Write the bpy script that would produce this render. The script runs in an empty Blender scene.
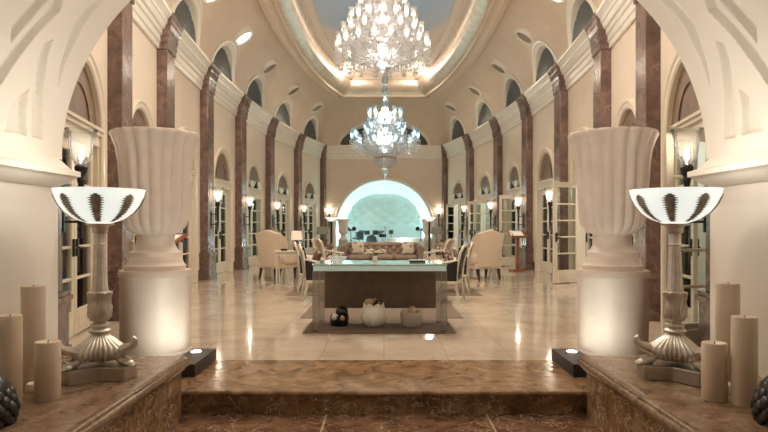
import bpy, math, random
from mathutils import Matrix, Vector
random.seed(7)
PI = math.pi
sc = bpy.context.scene
COL = sc.collection
R = math.radians
sin, cos = math.sin, math.cos

# ------------------------------------------------------------------ mesh builder
class MB:
    def __init__(s):
        s.v = []; s.f = []; s.m = Matrix.Identity(4)
    def at(s, x=0, y=0, z=0, rz=0, rx=0, ry=0, sc_=1):
        s.m = Matrix.Translation((x, y, z)) @ Matrix.Rotation(rz, 4, 'Z') @ Matrix.Rotation(ry, 4, 'Y') @ Matrix.Rotation(rx, 4, 'X') @ Matrix.Scale(sc_, 4)
        return s
    def add(s, vs, fs):
        b = len(s.v)
        s.v += [tuple(s.m @ Vector(p)) for p in vs]
        s.f += [tuple(b + i for i in f) for f in fs]
        return s
    def box(s, x0, x1, y0, y1, z0, z1):
        vs = [(x0,y0,z0),(x1,y0,z0),(x1,y1,z0),(x0,y1,z0),(x0,y0,z1),(x1,y0,z1),(x1,y1,z1),(x0,y1,z1)]
        return s.add(vs, [(0,3,2,1),(4,5,6,7),(0,1,5,4),(1,2,6,5),(2,3,7,6),(3,0,4,7)])
    def taper(s, x, y, z0, z1, a0, a1, b0=None, b1=None, dx=0, dy=0):
        b0 = b0 or a0; b1 = b1 or a1
        vs = [(x+i*a0, y+j*b0, z0) for i, j in ((-1,-1),(1,-1),(1,1),(-1,1))] + [(x+dx+i*a1, y+dy+j*b1, z1) for i, j in ((-1,-1),(1,-1),(1,1),(-1,1))]
        return s.add(vs, [(0,3,2,1),(4,5,6,7),(0,1,5,4),(1,2,6,5),(2,3,7,6),(3,0,4,7)])
    def lathe(s, prof, n=32, fl=None, caps=True, a0=0, a1=2*PI):
        full = abs(a1 - a0 - 2*PI) < 1e-6
        k = n if full else n + 1
        vs = []
        for j, (r, z) in enumerate(prof):
            for i in range(k):
                t = a0 + (a1-a0)*i/n
                q = r * (fl(t, j) if fl else 1)
                vs.append((q*cos(t), q*sin(t), z))
        fs = []
        for j in range(len(prof)-1):
            for i in range(n):
                a = j*k+i; b = j*k+(i+1) % k
                fs.append((a, b, b+k, a+k))
        if caps and full:
            if prof[0][0] > 1e-5: fs.append(tuple(range(k-1, -1, -1)))
            if prof[-1][0] > 1e-5: fs.append(tuple((len(prof)-1)*k+i for i in range(k)))
        return s.add(vs, fs)
    def tube(s, pts, r, n=8, caps=True):
        pts = [Vector(p) for p in pts]
        rr = r if isinstance(r, (list, tuple)) else [r]*len(pts)
        vs = []; up = None
        for i, p in enumerate(pts):
            d = (pts[min(i+1, len(pts)-1)] - pts[max(i-1, 0)]).normalized()
            if up is None:
                up = Vector((0,0,1)) if abs(d.z) < .9 else Vector((1,0,0))
            x = d.cross(up).normalized(); up = x.cross(d).normalized()
            for k in range(n):
                t = 2*PI*k/n
                vs.append(tuple(p + (x*cos(t) + up*sin(t))*rr[i]))
        fs = [(j*n+k, j*n+(k+1) % n, (j+1)*n+(k+1) % n, (j+1)*n+k) for j in range(len(pts)-1) for k in range(n)]
        if caps:
            fs.append(tuple(range(n-1, -1, -1))); fs.append(tuple((len(pts)-1)*n+k for k in range(n)))
        return s.add(vs, fs)
    def grid(s, nu, nv, fn, wrap=False):
        vs = [tuple(fn(i/nu, j/nv)) for j in range(nv+1) for i in range(nu+1)]
        k = nu+1
        return s.add(vs, [(j*k+i, j*k+i+1, (j+1)*k+i+1, (j+1)*k+i) for j in range(nv) for i in range(nu)])
    def slab(s, nu, nv, fn, th):
        """closed shell between fn(u,v) and fn(u,v)+th(u,v)"""
        a = [Vector(fn(i/nu, j/nv)) for j in range(nv+1) for i in range(nu+1)]
        b = [a[j*(nu+1)+i] + Vector(th(i/nu, j/nv)) for j in range(nv+1) for i in range(nu+1)]
        k = nu+1; N = len(a)
        fs = [(j*k+i, j*k+i+1, (j+1)*k+i+1, (j+1)*k+i) for j in range(nv) for i in range(nu)]
        fs += [tuple(N+q for q in reversed(f)) for f in fs]
        rim = [i for i in range(k)] + [j*k+nu for j in range(1, nv+1)] + [nv*k+i for i in range(nu-1, -1, -1)] + [j*k for j in range(nv-1, 0, -1)]
        for q in range(len(rim)):
            x, y = rim[q], rim[(q+1) % len(rim)]
            fs.append((y, x, N+x, N+y))
        return s.add([tuple(p) for p in a+b], fs)
    def ball(s, c, r, n=12, sz=1, sx=1, sy=1):
        vs = []; m = n//2
        for j in range(1, m):
            p = PI*j/m
            for i in range(n):
                t = 2*PI*i/n
                vs.append((c[0]+r*sx*sin(p)*cos(t), c[1]+r*sy*sin(p)*sin(t), c[2]+r*sz*cos(p)))
        fs = [((j)*n+i, (j+1)*n+i, (j+1)*n+(i+1) % n, j*n+(i+1) % n) for j in range(m-2) for i in range(n)]
        top = len(vs); vs += [(c[0], c[1], c[2]+r*sz), (c[0], c[1], c[2]-r*sz)]
        fs += [(top, i, (i+1) % n) for i in range(n)] + [(top+1, (m-2)*n+(i+1) % n, (m-2)*n+i) for i in range(n)]
        return s.add(vs, fs)
    def cushion(s, c, sx, sy, sz, e=.35, n=24, m=12):
        def pw(a, p): return math.copysign(abs(a)**p, a)
        vs = []; fs = []
        for j in range(m+1):
            p = -PI/2 + PI*j/m
            for i in range(n):
                t = 2*PI*i/n
                vs.append((c[0]+sx*pw(cos(p), e)*pw(cos(t), e), c[1]+sy*pw(cos(p), e)*pw(sin(t), e), c[2]+sz*pw(sin(p), .8)))
        for j in range(m):
            for i in range(n):
                fs.append((j*n+i, j*n+(i+1) % n, (j+1)*n+(i+1) % n, (j+1)*n+i))
        return s.add(vs, fs)
    def prism(s, poly, h, axis='y', o=0):
        """poly of (a,b) pairs in xz (axis y), xy (axis z) or yz (axis x), extruded from o to o+h"""
        def P(a, b, d):
            return (a, d, b) if axis == 'y' else ((a, b, d) if axis == 'z' else (d, a, b))
        n = len(poly)
        vs = [P(a, b, o) for a, b in poly] + [P(a, b, o+h) for a, b in poly]
        fs = [tuple(range(n)), tuple(range(2*n-1, n-1, -1))] + [(i, i+n, (i+1) % n+n, (i+1) % n) for i in range(n)]
        return s.add(vs, fs)
    def sweep(s, prof, path, closed=False):
        """prof: (offset, z); path: (x,y) list; offset goes to the left of the walking direction"""
        n = len(path); pts = [Vector(p) for p in path]; vs = []
        for i, p in enumerate(pts):
            a = pts[i-1] if (i > 0 or closed) else None
            b = pts[(i+1) % n] if (i < n-1 or closed) else None
            d0 = (p-a).normalized() if a is not None else (b-p).normalized()
            d1 = (b-p).normalized() if b is not None else d0
            n0 = Vector((-d0.y, d0.x)); n1 = Vector((-d1.y, d1.x))
            mm = (n0+n1); mm = mm / max(.2, (1+n0.dot(n1)))
            for off, z in prof:
                q = p + mm*off
                vs.append((q.x, q.y, z))
        k = len(prof); fs = []
        for i in range(n if closed else n-1):
            j = (i+1) % n
            for q in range(k-1):
                fs.append((i*k+q, j*k+q, j*k+q+1, i*k+q+1))
        if not closed:
            fs.append(tuple(range(k))); fs.append(tuple((n-1)*k+q for q in reversed(range(k))))
        return s.add(vs, fs)
    def build(s, name, mat, parent=None, smooth=35, bevel=0, loc=None, rz=None, seg=2):
        me = bpy.data.meshes.new(name)
        me.from_pydata(s.v, [], s.f)
        me.materials.append(mat)
        import bmesh
        bm = bmesh.new(); bm.from_mesh(me)
        bmesh.ops.recalc_face_normals(bm, faces=bm.faces)
        bm.to_mesh(me); bm.free()
        if smooth:
            me.polygons.foreach_set('use_smooth', [True]*len(me.polygons))
            me.set_sharp_from_angle(angle=R(smooth))
        o = bpy.data.objects.new(name, me); COL.objects.link(o)
        if parent is not None: o.parent = parent
        if loc is not None: o.location = loc
        if rz is not None: o.rotation_euler = (0, 0, rz)
        if bevel:
            b = o.modifiers.new('bevel', 'BEVEL'); b.width = bevel; b.segments = seg; b.limit_method = 'ANGLE'; b.angle_limit = R(40)
        return o

def tag(o, label=None, cat=None, group=None, kind=None):
    if label: o['label'] = label
    if cat: o['category'] = cat
    if group: o['group'] = group
    if kind: o['kind'] = kind
    return o
def thing(name, label, cat, loc=(0,0,0), rz=0, group=None, kind=None, scale=1):
    o = bpy.data.objects.new(name, None); COL.objects.link(o)
    o.location = loc; o.rotation_euler = (0, 0, rz); o.empty_display_size = .1
    o.scale = (scale, scale, scale)
    return tag(o, label, cat, group, kind)
def dup(o, loc=None, rz=None, label=None, parent=None, top=True, scale=None):
    c = o.copy(); COL.objects.link(c)
    if parent is not None: c.parent = parent
    if loc is not None: c.location = loc
    if rz is not None: c.rotation_euler = (0, 0, rz)
    if scale is not None: c.scale = (scale,)*3
    if label: c['label'] = label
    for ch in list(o.children):
        dup(ch, parent=c)
    return c
def lamp(name, loc, watt, color=(1,.78,.55), radius=.1, kind='POINT', parent=None, rot=None, size=None, spot=None, blend=.6):
    l = bpy.data.lights.new(name, kind); l.energy = watt; l.color = color
    if kind == 'POINT' or kind == 'SPOT': l.shadow_soft_size = radius
    if kind == 'SPOT': l.spot_size = R(spot or 60); l.spot_blend = blend
    if kind == 'AREA': l.shape = 'DISK'; l.size = size or .5
    o = bpy.data.objects.new(name, l); COL.objects.link(o); o.location = loc
    if parent is not None: o.parent = parent
    if rot: o.rotation_euler = rot
    return o
def aim(o, tgt):
    o.rotation_euler = (Vector(tgt)-Vector(o.location)).to_track_quat('-Z', 'Y').to_euler()

# ------------------------------------------------------------------ materials
def mat(name, col=(.8,.8,.8), rough=.5, metal=0, spec=.5, coat=0, emit=None, es=0, trans=0, subs=0):
    m = bpy.data.materials.new(name); m.use_nodes = True
    b = m.node_tree.nodes['Principled BSDF']
    b.inputs['Base Color'].default_value = (*col, 1); b.inputs['Roughness'].default_value = rough
    b.inputs['Metallic'].default_value = metal; b.inputs['Specular IOR Level'].default_value = spec
    b.inputs['Coat Weight'].default_value = coat
    if subs:
        b.inputs['Subsurface Weight'].default_value = subs; b.inputs['Subsurface Radius'].default_value = (.05,.03,.02)
    if emit: b.inputs['Emission Color'].default_value = (*emit, 1); b.inputs['Emission Strength'].default_value = es
    return m
def N(m, t, **kw):
    n = m.node_tree.nodes.new(t)
    for k, v in kw.items():
        if k in n.inputs: n.inputs[k].default_value = v
        else: setattr(n, k, v)
    return n
def L(m, a, b): m.node_tree.links.new(a, b)
def BS(m): return m.node_tree.nodes['Principled BSDF']
def ramp(m, stops, src):
    r = N(m, 'ShaderNodeValToRGB'); e = r.color_ramp.elements
    while len(e) > 1: e.remove(e[-1])
    e[0].position = stops[0][0]; e[0].color = (*stops[0][1], 1)
    for p, c in stops[1:]:
        q = e.new(p); q.color = (*c, 1)
    L(m, src, r.inputs['Fac']); return r
def coords(m, scale=(1,1,1), kind='Object'):
    tc = N(m, 'ShaderNodeTexCoord'); mp = N(m, 'ShaderNodeMapping'); mp.inputs['Scale'].default_value = scale
    L(m, tc.outputs[kind], mp.inputs['Vector']); return mp.outputs['Vector']
def marble(name, dark, mid, light, vein, scale=2.0, rough=.12, vein_amt=.6, vein_w=.04, vscale=1.6, spec=.5):
    m = mat(name, mid, rough, spec=spec); v = coords(m)
    n1 = N(m, 'ShaderNodeTexNoise', Scale=scale, Detail=8.0, Roughness=.65, Distortion=1.2); L(m, v, n1.inputs['Vector'])
    r1 = ramp(m, [(.3, dark), (.5, mid), (.72, light)], n1.outputs['Fac'])
    n2 = N(m, 'ShaderNodeTexNoise', Scale=vscale, Detail=4.0, Roughness=.6, Distortion=.6); L(m, v, n2.inputs['Vector'])
    mx = N(m, 'ShaderNodeVectorMath', operation='MULTIPLY_ADD'); L(m, n2.outputs['Color'], mx.inputs[0]); mx.inputs[1].default_value = (.5,.5,.5); L(m, v, mx.inputs[2])
    vo = N(m, 'ShaderNodeTexVoronoi', feature='DISTANCE_TO_EDGE', Scale=vscale*1.7); L(m, mx.outputs['Vector'], vo.inputs['Vector'])
    r2 = ramp(m, [(0, (1,1,1)), (vein_w, (0,0,0))], vo.outputs['Distance'])
    n3 = N(m, 'ShaderNodeTexNoise', Scale=vscale*.9, Detail=2.0); L(m, v, n3.inputs['Vector'])
    r3 = ramp(m, [(.32, (0,0,0)), (.58, (1,1,1))], n3.outputs['Fac'])
    mu = N(m, 'ShaderNodeMath', operation='MULTIPLY'); L(m, r2.outputs['Color'], mu.inputs[0]); L(m, r3.outputs['Color'], mu.inputs[1])
    mu2 = N(m, 'ShaderNodeMath', operation='MULTIPLY'); L(m, mu.outputs[0], mu2.inputs[0]); mu2.inputs[1].default_value = vein_amt
    mix = N(m, 'ShaderNodeMix', data_type='RGBA'); L(m, mu2.outputs[0], mix.inputs['Factor']); L(m, r1.outputs['Color'], mix.inputs['A']); mix.inputs['B'].default_value = (*vein, 1)
    L(m, mix.outputs['Result'], BS(m).inputs['Base Color'])
    return m, mix
def noisy(name, c1, c2, scale=6, rough=.6, bump=0, **kw):
    m = mat(name, c1, rough, **kw); v = coords(m)
    n = N(m, 'ShaderNodeTexNoise', Scale=scale, Detail=5.0, Roughness=.6); L(m, v, n.inputs['Vector'])
    r = ramp(m, [(.3, c1), (.7, c2)], n.outputs['Fac']); L(m, r.outputs['Color'], BS(m).inputs['Base Color'])
    if bump:
        b = N(m, 'ShaderNodeBump', Strength=bump, Distance=.01); L(m, n.outputs['Fac'], b.inputs['Height']); L(m, b.outputs['Normal'], BS(m).inputs['Normal'])
    return m
def glass(name, tint=(1,1,1), refl=.25, body=None, bodyfac=0, rough=.02, emit=0):
    m = bpy.data.materials.new(name); m.use_nodes = True; nt = m.node_tree
    nt.nodes.remove(BS(m)); out = nt.nodes['Material Output']
    t = N(m, 'ShaderNodeBsdfTransparent'); t.inputs['Color'].default_value = (*tint, 1)
    g = N(m, 'ShaderNodeBsdfGlossy', Roughness=rough)
    lw = N(m, 'ShaderNodeLayerWeight', Blend=refl); mix = N(m, 'ShaderNodeMixShader')
    L(m, lw.outputs['Fresnel'], mix.inputs[0]); L(m, t.outputs[0], mix.inputs[1]); L(m, g.outputs[0], mix.inputs[2])
    last = mix.outputs[0]
    if body:
        d = N(m, 'ShaderNodeBsdfTranslucent'); d.inputs['Color'].default_value = (*body, 1)
        d2 = N(m, 'ShaderNodeBsdfDiffuse'); d2.inputs['Color'].default_value = (*body, 1)
        md = N(m, 'ShaderNodeMixShader'); md.inputs[0].default_value = .5; L(m, d.outputs[0], md.inputs[1]); L(m, d2.outputs[0], md.inputs[2])
        mm = N(m, 'ShaderNodeMixShader'); mm.inputs[0].default_value = bodyfac
        L(m, last, mm.inputs[1]); L(m, md.outputs[0], mm.inputs[2]); last = mm.outputs[0]
    L(m, last, out.inputs['Surface']); return m
def emitter(name, col, strength):
    m = bpy.data.materials.new(name); m.use_nodes = True; nt = m.node_tree
    nt.nodes.remove(BS(m)); e = N(m, 'ShaderNodeEmission', Strength=strength); e.inputs['Color'].default_value = (*col, 1)
    L(m, e.outputs[0], nt.nodes['Material Output'].inputs['Surface']); return m

M = {}
M['brown'], _ = marble('brown_marble', (.11,.055,.026), (.26,.15,.075), (.42,.27,.15), (.78,.66,.50), 4.2, .12, 1.0, .045, 4.6)
M['column'], _ = marble('column_marble', (.095,.058,.048), (.165,.105,.088), (.26,.175,.148), (.42,.32,.28), 3.2, .22, .5, .03)
M['ledge'], _ = marble('ledge_marble', (.13,.075,.045), (.24,.15,.09), (.36,.245,.155), (.55,.42,.30), 7.0, .15, .6, .03, 5.0)
M['tread'], _ = marble('tread_marble', (.085,.043,.02), (.26,.15,.078), (.46,.30,.175), (.5,.36,.22), 4.5, .16, .5, .03, 4.5)
def floor_mat():
    m, mix = marble('beige_floor_marble', (.45,.365,.285), (.57,.475,.38), (.66,.57,.47), (.74,.65,.55), 1.3, .09, .35, .03, 1.1)
    v = coords(m)
    br = N(m, 'ShaderNodeTexBrick', Scale=1.0); br.offset = 0; br.inputs['Mortar Size'].default_value = .004
    br.inputs['Brick Width'].default_value = .62; br.inputs['Row Height'].default_value = .62
    br.inputs['Color1'].default_value = (1,1,1,1); br.inputs['Color2'].default_value = (.90,.885,.87,1); br.inputs['Mortar'].default_value = (.66,.6,.54,1)
    L(m, v, br.inputs['Vector'])
    mu = N(m, 'ShaderNodeMix', data_type='RGBA', blend_type='MULTIPLY'); mu.inputs['Factor'].default_value = 1
    L(m, mix.outputs['Result'], mu.inputs['A']); L(m, br.outputs['Color'], mu.inputs['B']); L(m, mu.outputs['Result'], BS(m).inputs['Base Color'])
    return m
M['floor'] = floor_mat()
def lowfloor_mat():
    m, mix = marble('brown_floor_tile', (.085,.042,.025), (.17,.09,.05), (.29,.175,.105), (.66,.52,.38), 4.0, .1, .85, .03, 3.6)
    v = coords(m); mp = N(m, 'ShaderNodeMapping'); mp.inputs['Location'].default_value = (.45,.1,0); L(m, v, mp.inputs['Vector'])
    br = N(m, 'ShaderNodeTexBrick', Scale=1.0); br.offset = 0; br.inputs['Mortar Size'].default_value = .008
    br.inputs['Brick Width'].default_value = 1.25; br.inputs['Row Height'].default_value = 1.25
    br.inputs['Color1'].default_value = (0,0,0,1); br.inputs['Color2'].default_value = (0,0,0,1); br.inputs['Mortar'].default_value = (1,1,1,1); L(m, mp.outputs[0], br.inputs['Vector'])
    mu = N(m, 'ShaderNodeMix', data_type='RGBA'); L(m, br.outputs['Color'], mu.inputs['Factor']); L(m, mix.outputs['Result'], mu.inputs['A']); mu.inputs['B'].default_value = (.5,.4,.28,1)
    L(m, mu.outputs['Result'], BS(m).inputs['Base Color']); return m
M['lowfloor'] = lowfloor_mat()
M['wall'] = noisy('cream_wall_paint', (.70,.60,.49), (.74,.635,.525), 3, .7)
M['cove'] = noisy('cove_plaster', (.71,.585,.465), (.75,.625,.505), 2, .75)
M['vault'] = noisy('ivory_vault_plaster', (.80,.755,.68), (.83,.785,.71), 2, .7)
M['cornice'] = noisy('ivory_cornice_paint', (.78,.74,.66), (.82,.78,.70), 4, .3)
M['door'] = noisy('ivory_door_paint', (.66,.585,.47), (.71,.63,.51), 4, .4)
M['lunette'] = noisy('dark_brown_timber', (.15,.088,.055), (.24,.145,.09), 5, .35)
M['grille'] = mat('dark_slate', (.045,.05,.05), .5)
M['grille_bar'] = mat('grey_lattice', (.17,.18,.175), .45)
M['stone'] = noisy('carved_urn_stone', (.63,.535,.465), (.73,.635,.56), 5, .6, .12)
M['pedestal'] = noisy('pedestal_stone', (.50,.41,.34), (.62,.52,.44), 2.5, .55, .06)
M['black'] = mat('black_iron', (.012,.011,.011), .4)
M['silver'] = noisy('antique_silver_leaf', (.50,.45,.395), (.76,.70,.62), 14, .38, .15, metal=.7)
M['silver_base'] = noisy('aged_silver_plinth', (.33,.29,.245), (.50,.45,.39), 9, .3, .05, metal=.8)
M['leafmetal'] = noisy('pewter_leaf', (.24,.225,.20), (.50,.475,.43), 22, .5, .25, metal=.15)
M['bowl'] = mat('lit_glass_bowl', (.9,.9,.86), .3, emit=(.92,1,.95), es=.5)
M['candle'] = noisy('ivory_candle_wax', (.66,.53,.40), (.72,.60,.46), 7, .45, .03, subs=.25)
M['wick'] = mat('candle_wick', (.03,.025,.02), .9)
def foil():
    m = noisy('gold_silver_foil', (.78,.62,.46), (.90,.85,.79), 3.2, .36, .08, metal=.85); return m
M['foil'] = foil()
M['pane'] = glass('door_glass', (.86,.9,.88), .18)
M['shade_glass'] = glass('clear_torch_glass', (.93,.94,.93), .22, (1,1,1), .05)
M['crystal'] = glass('cut_crystal', (.95,.95,.95), .5, (.98,.99,1), .42, .08)
M['crystal_blue'] = glass('blue_tinged_crystal', (.80,.92,.97), .5, (.75,.92,1), .40, .06)
M['prism'] = glass('crystal_prism', (.97,.97,.98), .55, (1,1,1), .5, .1)
M['bulb'] = emitter('warm_candle_bulb', (1,.86,.66), 12)
M['bulb2'] = emitter('white_candle_bulb', (1,.95,.87), 10)
M['torch'] = emitter('torch_flame_bulb', (1,.92,.80), 7)
M['lens_on'] = emitter('lit_roundel_lens', (.86,1,1), 1.6)
M['lens_off'] = glass('unlit_roundel_lens', (.75,.66,.56), .3, (.7,.6,.5), .5)
M['tglass'] = glass('aqua_edge_glass', (.70,.92,.90), .45, (.45,.80,.80), .22, .03)
M['aquaedge'] = mat('frosted_aqua_glass', (.62,.88,.92), .12)
M['aquatop'] = mat('aqua_glass_top', (.30,.50,.49), .04, spec=1)
M['acrylic'] = glass('clear_acrylic', (.86,.87,.85), .35, (.62,.56,.5), .22, .03)
M['panel'] = noisy('taupe_panel', (.155,.108,.080), (.20,.145,.108), 7, .3)
M['rug'] = noisy('brown_rug', (.105,.07,.048), (.15,.105,.075), 40, .95, .3)
M['rug2'] = noisy('taupe_rug', (.16,.115,.085), (.215,.16,.12), 40, .95, .3)
M['cream_up'] = noisy('cream_upholstery', (.66,.54,.42), (.71,.59,.47), 30, .8, .05)
M['dark_up'] = noisy('black_upholstery', (.010,.007,.007), (.016,.012,.011), 30, .6, .05)
M['taupe_up'] = noisy('taupe_velvet', (.25,.175,.135), (.32,.235,.19), 20, .6, .05)
M['sand_up'] = noisy('sand_upholstery', (.46,.36,.28), (.54,.43,.34), 20, .7, .05)
M['white_wood'] = noisy('white_lacquered_wood', (.68,.62,.53), (.74,.68,.59), 6, .3)
M['dark_wood'] = noisy('dark_stained_wood', (.025,.012,.008), (.045,.022,.014), 8, .3)
M['red_wood'] = noisy('mahogany', (.20,.065,.028), (.30,.105,.045), 8, .3)
M['brass'] = mat('aged_brass', (.35,.23,.10), .3, .9)
M['paper'] = mat('menu_paper', (.85,.82,.74), .7)
def patterned(name, a, b, s):
    m = mat(name, a, .85); v = coords(m); w = N(m, 'ShaderNodeTexVoronoi', Scale=s); L(m, v, w.inputs['Vector'])
    r = ramp(m, [(.35, a), (.42, b)], w.outputs['Distance']); L(m, r.outputs['Color'], BS(m).inputs['Base Color']); return m
M['pillow1'] = patterned('cream_brown_damask', (.62,.52,.42), (.16,.09,.06), 11)
M['pillow2'] = patterned('taupe_cream_damask', (.30,.21,.16), (.62,.55,.46), 9)
M['ceramic'] = noisy('ivory_ceramic', (.80,.75,.67), (.85,.80,.73), 6, .35)
M['greyceramic'] = noisy('grey_glazed_ceramic', (.46,.41,.35), (.54,.48,.41), 6, .35)
M['blackceramic'] = mat('black_ceramic', (.016,.013,.012), .25)
M['tanball'] = noisy('tan_wicker', (.36,.23,.13), (.58,.42,.27), 30, .8, .5)
M['darkball'] = patterned('dark_speckled_ball', (.40,.30,.2), (.04,.025,.018), 30)
M['petal'] = mat('cream_petals', (.80,.72,.55), .7)
M['leaf'] = mat('leaf_green', (.10,.14,.05), .6)
M['lamp_shade'] = mat('grey_green_shade', (.20,.21,.17), .8)
M['cream_shade'] = mat('cream_lamp_shade', (.74,.62,.50), .8, emit=(1,.8,.6), es=.25)
M['shell'] = noisy('stage_shell_plaster', (.82,.90,.88), (.86,.93,.91), 3, .7)
M['stage_white'] = noisy('stage_white_paint', (.78,.84,.83), (.82,.87,.86), 3, .7)
M['stage_floor'] = noisy('stage_floor_boards', (.36,.30,.25), (.44,.37,.31), 4, .4)
M['drum'] = mat('black_drum_shell', (.02,.03,.035), .25)
M['chrome'] = mat('chrome', (.65,.67,.68), .2, 1)
M['cymbal'] = mat('dark_bronze_cymbal', (.07,.085,.075), .35, .8)
M['stagebox'] = noisy('stage_beige_laminate', (.52,.43,.36), (.58,.49,.41), 5, .5)
M['corridor'] = noisy('corridor_wall', (.30,.27,.22), (.46,.43,.37), 1.1, .6)
M['orn'] = noisy('black_bronze', (.010,.008,.007), (.022,.018,.015), 12, .35, .2)
def ceiling_blend_mat():  # pale blue centre blending outwards to peach, edge broken by noise
    m = mat('ceiling_blue_to_peach', (.7,.6,.5), .8); v = coords(m)
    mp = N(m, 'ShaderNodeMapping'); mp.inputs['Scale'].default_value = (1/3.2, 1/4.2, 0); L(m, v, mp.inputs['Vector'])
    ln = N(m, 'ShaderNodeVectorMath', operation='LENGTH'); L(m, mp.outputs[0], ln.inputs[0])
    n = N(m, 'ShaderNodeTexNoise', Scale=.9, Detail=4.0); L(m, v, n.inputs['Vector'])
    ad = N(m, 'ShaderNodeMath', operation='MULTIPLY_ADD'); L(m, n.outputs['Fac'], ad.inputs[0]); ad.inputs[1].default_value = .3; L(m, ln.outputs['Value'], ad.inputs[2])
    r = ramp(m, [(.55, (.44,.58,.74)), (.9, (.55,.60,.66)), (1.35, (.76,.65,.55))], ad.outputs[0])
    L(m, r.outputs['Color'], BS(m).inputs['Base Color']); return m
M['ceil_blend'] = ceiling_blend_mat()
# ------------------------------------------------------------------ camera
cam = bpy.data.cameras.new('camera'); co = bpy.data.objects.new('camera', cam); COL.objects.link(co)
co.location = (0, 0, 1.28); co.rotation_euler = (PI/2, 0, 0)
cam.sensor_width = 36; cam.lens = 36*600/768; cam.shift_y = 10/768; cam.clip_start = .05
sc.camera = co
sc.view_settings.view_transform = 'Standard'; sc.view_settings.look = 'None'; sc.view_settings.gamma = 1
sc.view_settings.use_curve_mapping = False; sc.view_settings.exposure = .6
w = bpy.data.worlds.new('world'); sc.world = w; w.use_nodes = True
w.node_tree.nodes['Background'].inputs['Color'].default_value = (1, .86, .72, 1); w.node_tree.nodes['Background'].inputs['Strength'].default_value = .02
sc.cycles.use_denoising = True
sc.cycles.max_bounces = 10; sc.cycles.transparent_max_bounces = 24; sc.cycles.sample_clamp_indirect = 4

ORD = ['first','second','third','fourth','fifth','sixth','seventh','eighth']
# ------------------------------------------------------------------ hall plan (metres; y runs away from the entrance)
P = [(3.25,5.5),(3.80,8.4),(4.17,11.18),(4.38,14.5),(4.36,17.86),(4.18,21.5),(3.72,25.3),(2.98,28.8)]
RING = [(2.04,7.9),(2.6,10.3),(2.93,12.8),(3.08,15.5),(3.08,18.3),(2.93,21.0),(2.6,23.6),(2.04,26.1)]
YB = 28.8; YF = 4.75; ZC = 5.12; ZT = 6.9; HW = 5.2
def S(o, label=None, cat=None): return tag(o, label, cat, kind='structure')

def arch_path(hw, zs, b, n=28, z0=0):
    return [(-hw, z0)] + [(-hw*cos(PI*k/n), zs + b*sin(PI*k/n)) for k in range(n+1)] + [(hw, z0)]
def arch_wall(mb, x0, x1, H, c, hw, zs, b, th=.25, z0=0, n=32):
    ar = [(c-hw*cos(PI*k/n), zs + b*sin(PI*k/n)) for k in range(n+1)]
    for y in (0, -th):
        mb.add([(x0,y,z0),(c-hw,y,z0),(c-hw,y,zs),(c-hw,y,H),(x0,y,H)], [(0,1,2,3,4)])
        mb.add([(x1,y,z0),(c+hw,y,z0),(c+hw,y,zs),(c+hw,y,H),(x1,y,H)], [(0,1,2,3,4)])
        for k in range(n):
            (a, za), (d, zd) = ar[k], ar[k+1]
            mb.add([(a,y,za),(d,y,zd),(d,y,H),(a,y,H)], [(0,1,2,3)])
    pts = [(c-hw, z0)] + ar + [(c+hw, z0)]
    for k in range(len(pts)-1):
        (a, za), (d, zd) = pts[k], pts[k+1]
        mb.add([(a,0,za),(d,0,zd),(d,-th,zd),(a,-th,za)], [(0,1,2,3)])
    return mb
def arch_ring(mb, hw, zs, b, prof, n=28, z0=0, jamb=True):
    """moulding round an arched opening; prof = [(outset from the opening edge, y)]"""
    pts = []
    if jamb: pts.append((-1, 0, -hw, z0))
    for k in range(n+1):
        a = PI*k/n; nx, nz = -cos(a)/hw, sin(a)/b; l = math.hypot(nx, nz)
        pts.append((nx/l, nz/l, -hw*cos(a), zs+b*sin(a)))
    if jamb: pts.append((1, 0, hw, z0))
    k = len(prof)
    vs = [(x+nx*o, y, z+nz*o) for nx, nz, x, z in pts for o, y in prof]
    fs = [(i*k+q, (i+1)*k+q, (i+1)*k+(q+1) % k, i*k+(q+1) % k) for i in range(len(pts)-1) for q in range(k)]
    fs += [tuple(range(k)), tuple((len(pts)-1)*k+q for q in reversed(range(k)))]
    return mb.add(vs, fs)
def bay(i, s):
    a, b = P[i], P[i+1]
    A, B = ((a, b) if s > 0 else ((-b[0], b[1]), (-a[0], a[1])))
    t = (B[0]-A[0], B[1]-A[1]); l = math.hypot(*t)
    return A, math.atan2(t[1], t[0]), l
def bay_mid(i, s):
    return (s*(P[i][0]+P[i+1][0])/2, (P[i][1]+P[i+1][1])/2)
HWS = [.80, .74, .8, .8, .8, .8, .78]
ZS = 2.44
SIDE = {1: 'right', -1: 'left'}
for s in (1, -1):
    mb = MB()
    for i in range(7):
        A, rz, l = bay(i, s)
        mb.at(A[0], A[1], 0, rz); arch_wall(mb, 0, l, HW, l/2, HWS[i], ZS, HWS[i])
    mb.at(); mb.add([(s*3.25,5.5,0),(s*3.25,YF,0),(s*3.25,YF,HW),(s*3.25,5.5,HW)], [(0,1,2,3)])
    S(mb.build('wall_'+SIDE[s], M['wall']), f'cream {SIDE[s]} hand wall of the hall pierced by arched doorways', 'wall')
mb = MB().at(2.98, YB, 0, PI); arch_wall(mb, 0, 5.96, HW, 2.98, 2.3, 1.18, 2.3, th=.35, n=48)
S(mb.build('wall_back', M['wall']), 'cream end wall with wide round arch opening onto the stage', 'wall')
VA, VB, VZ = 2.47, 1.97, 1.79
mb = MB().at(-3.6, YF, 0); arch_wall(mb, 0, 7.2, 7.6, 3.6, VA+.12, VZ, VB+.1, th=.15, z0=-.25, n=64)
S(mb.build('wall_front', M['vault']), 'ivory front wall round the vaulted entrance arch', 'wall')

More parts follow.
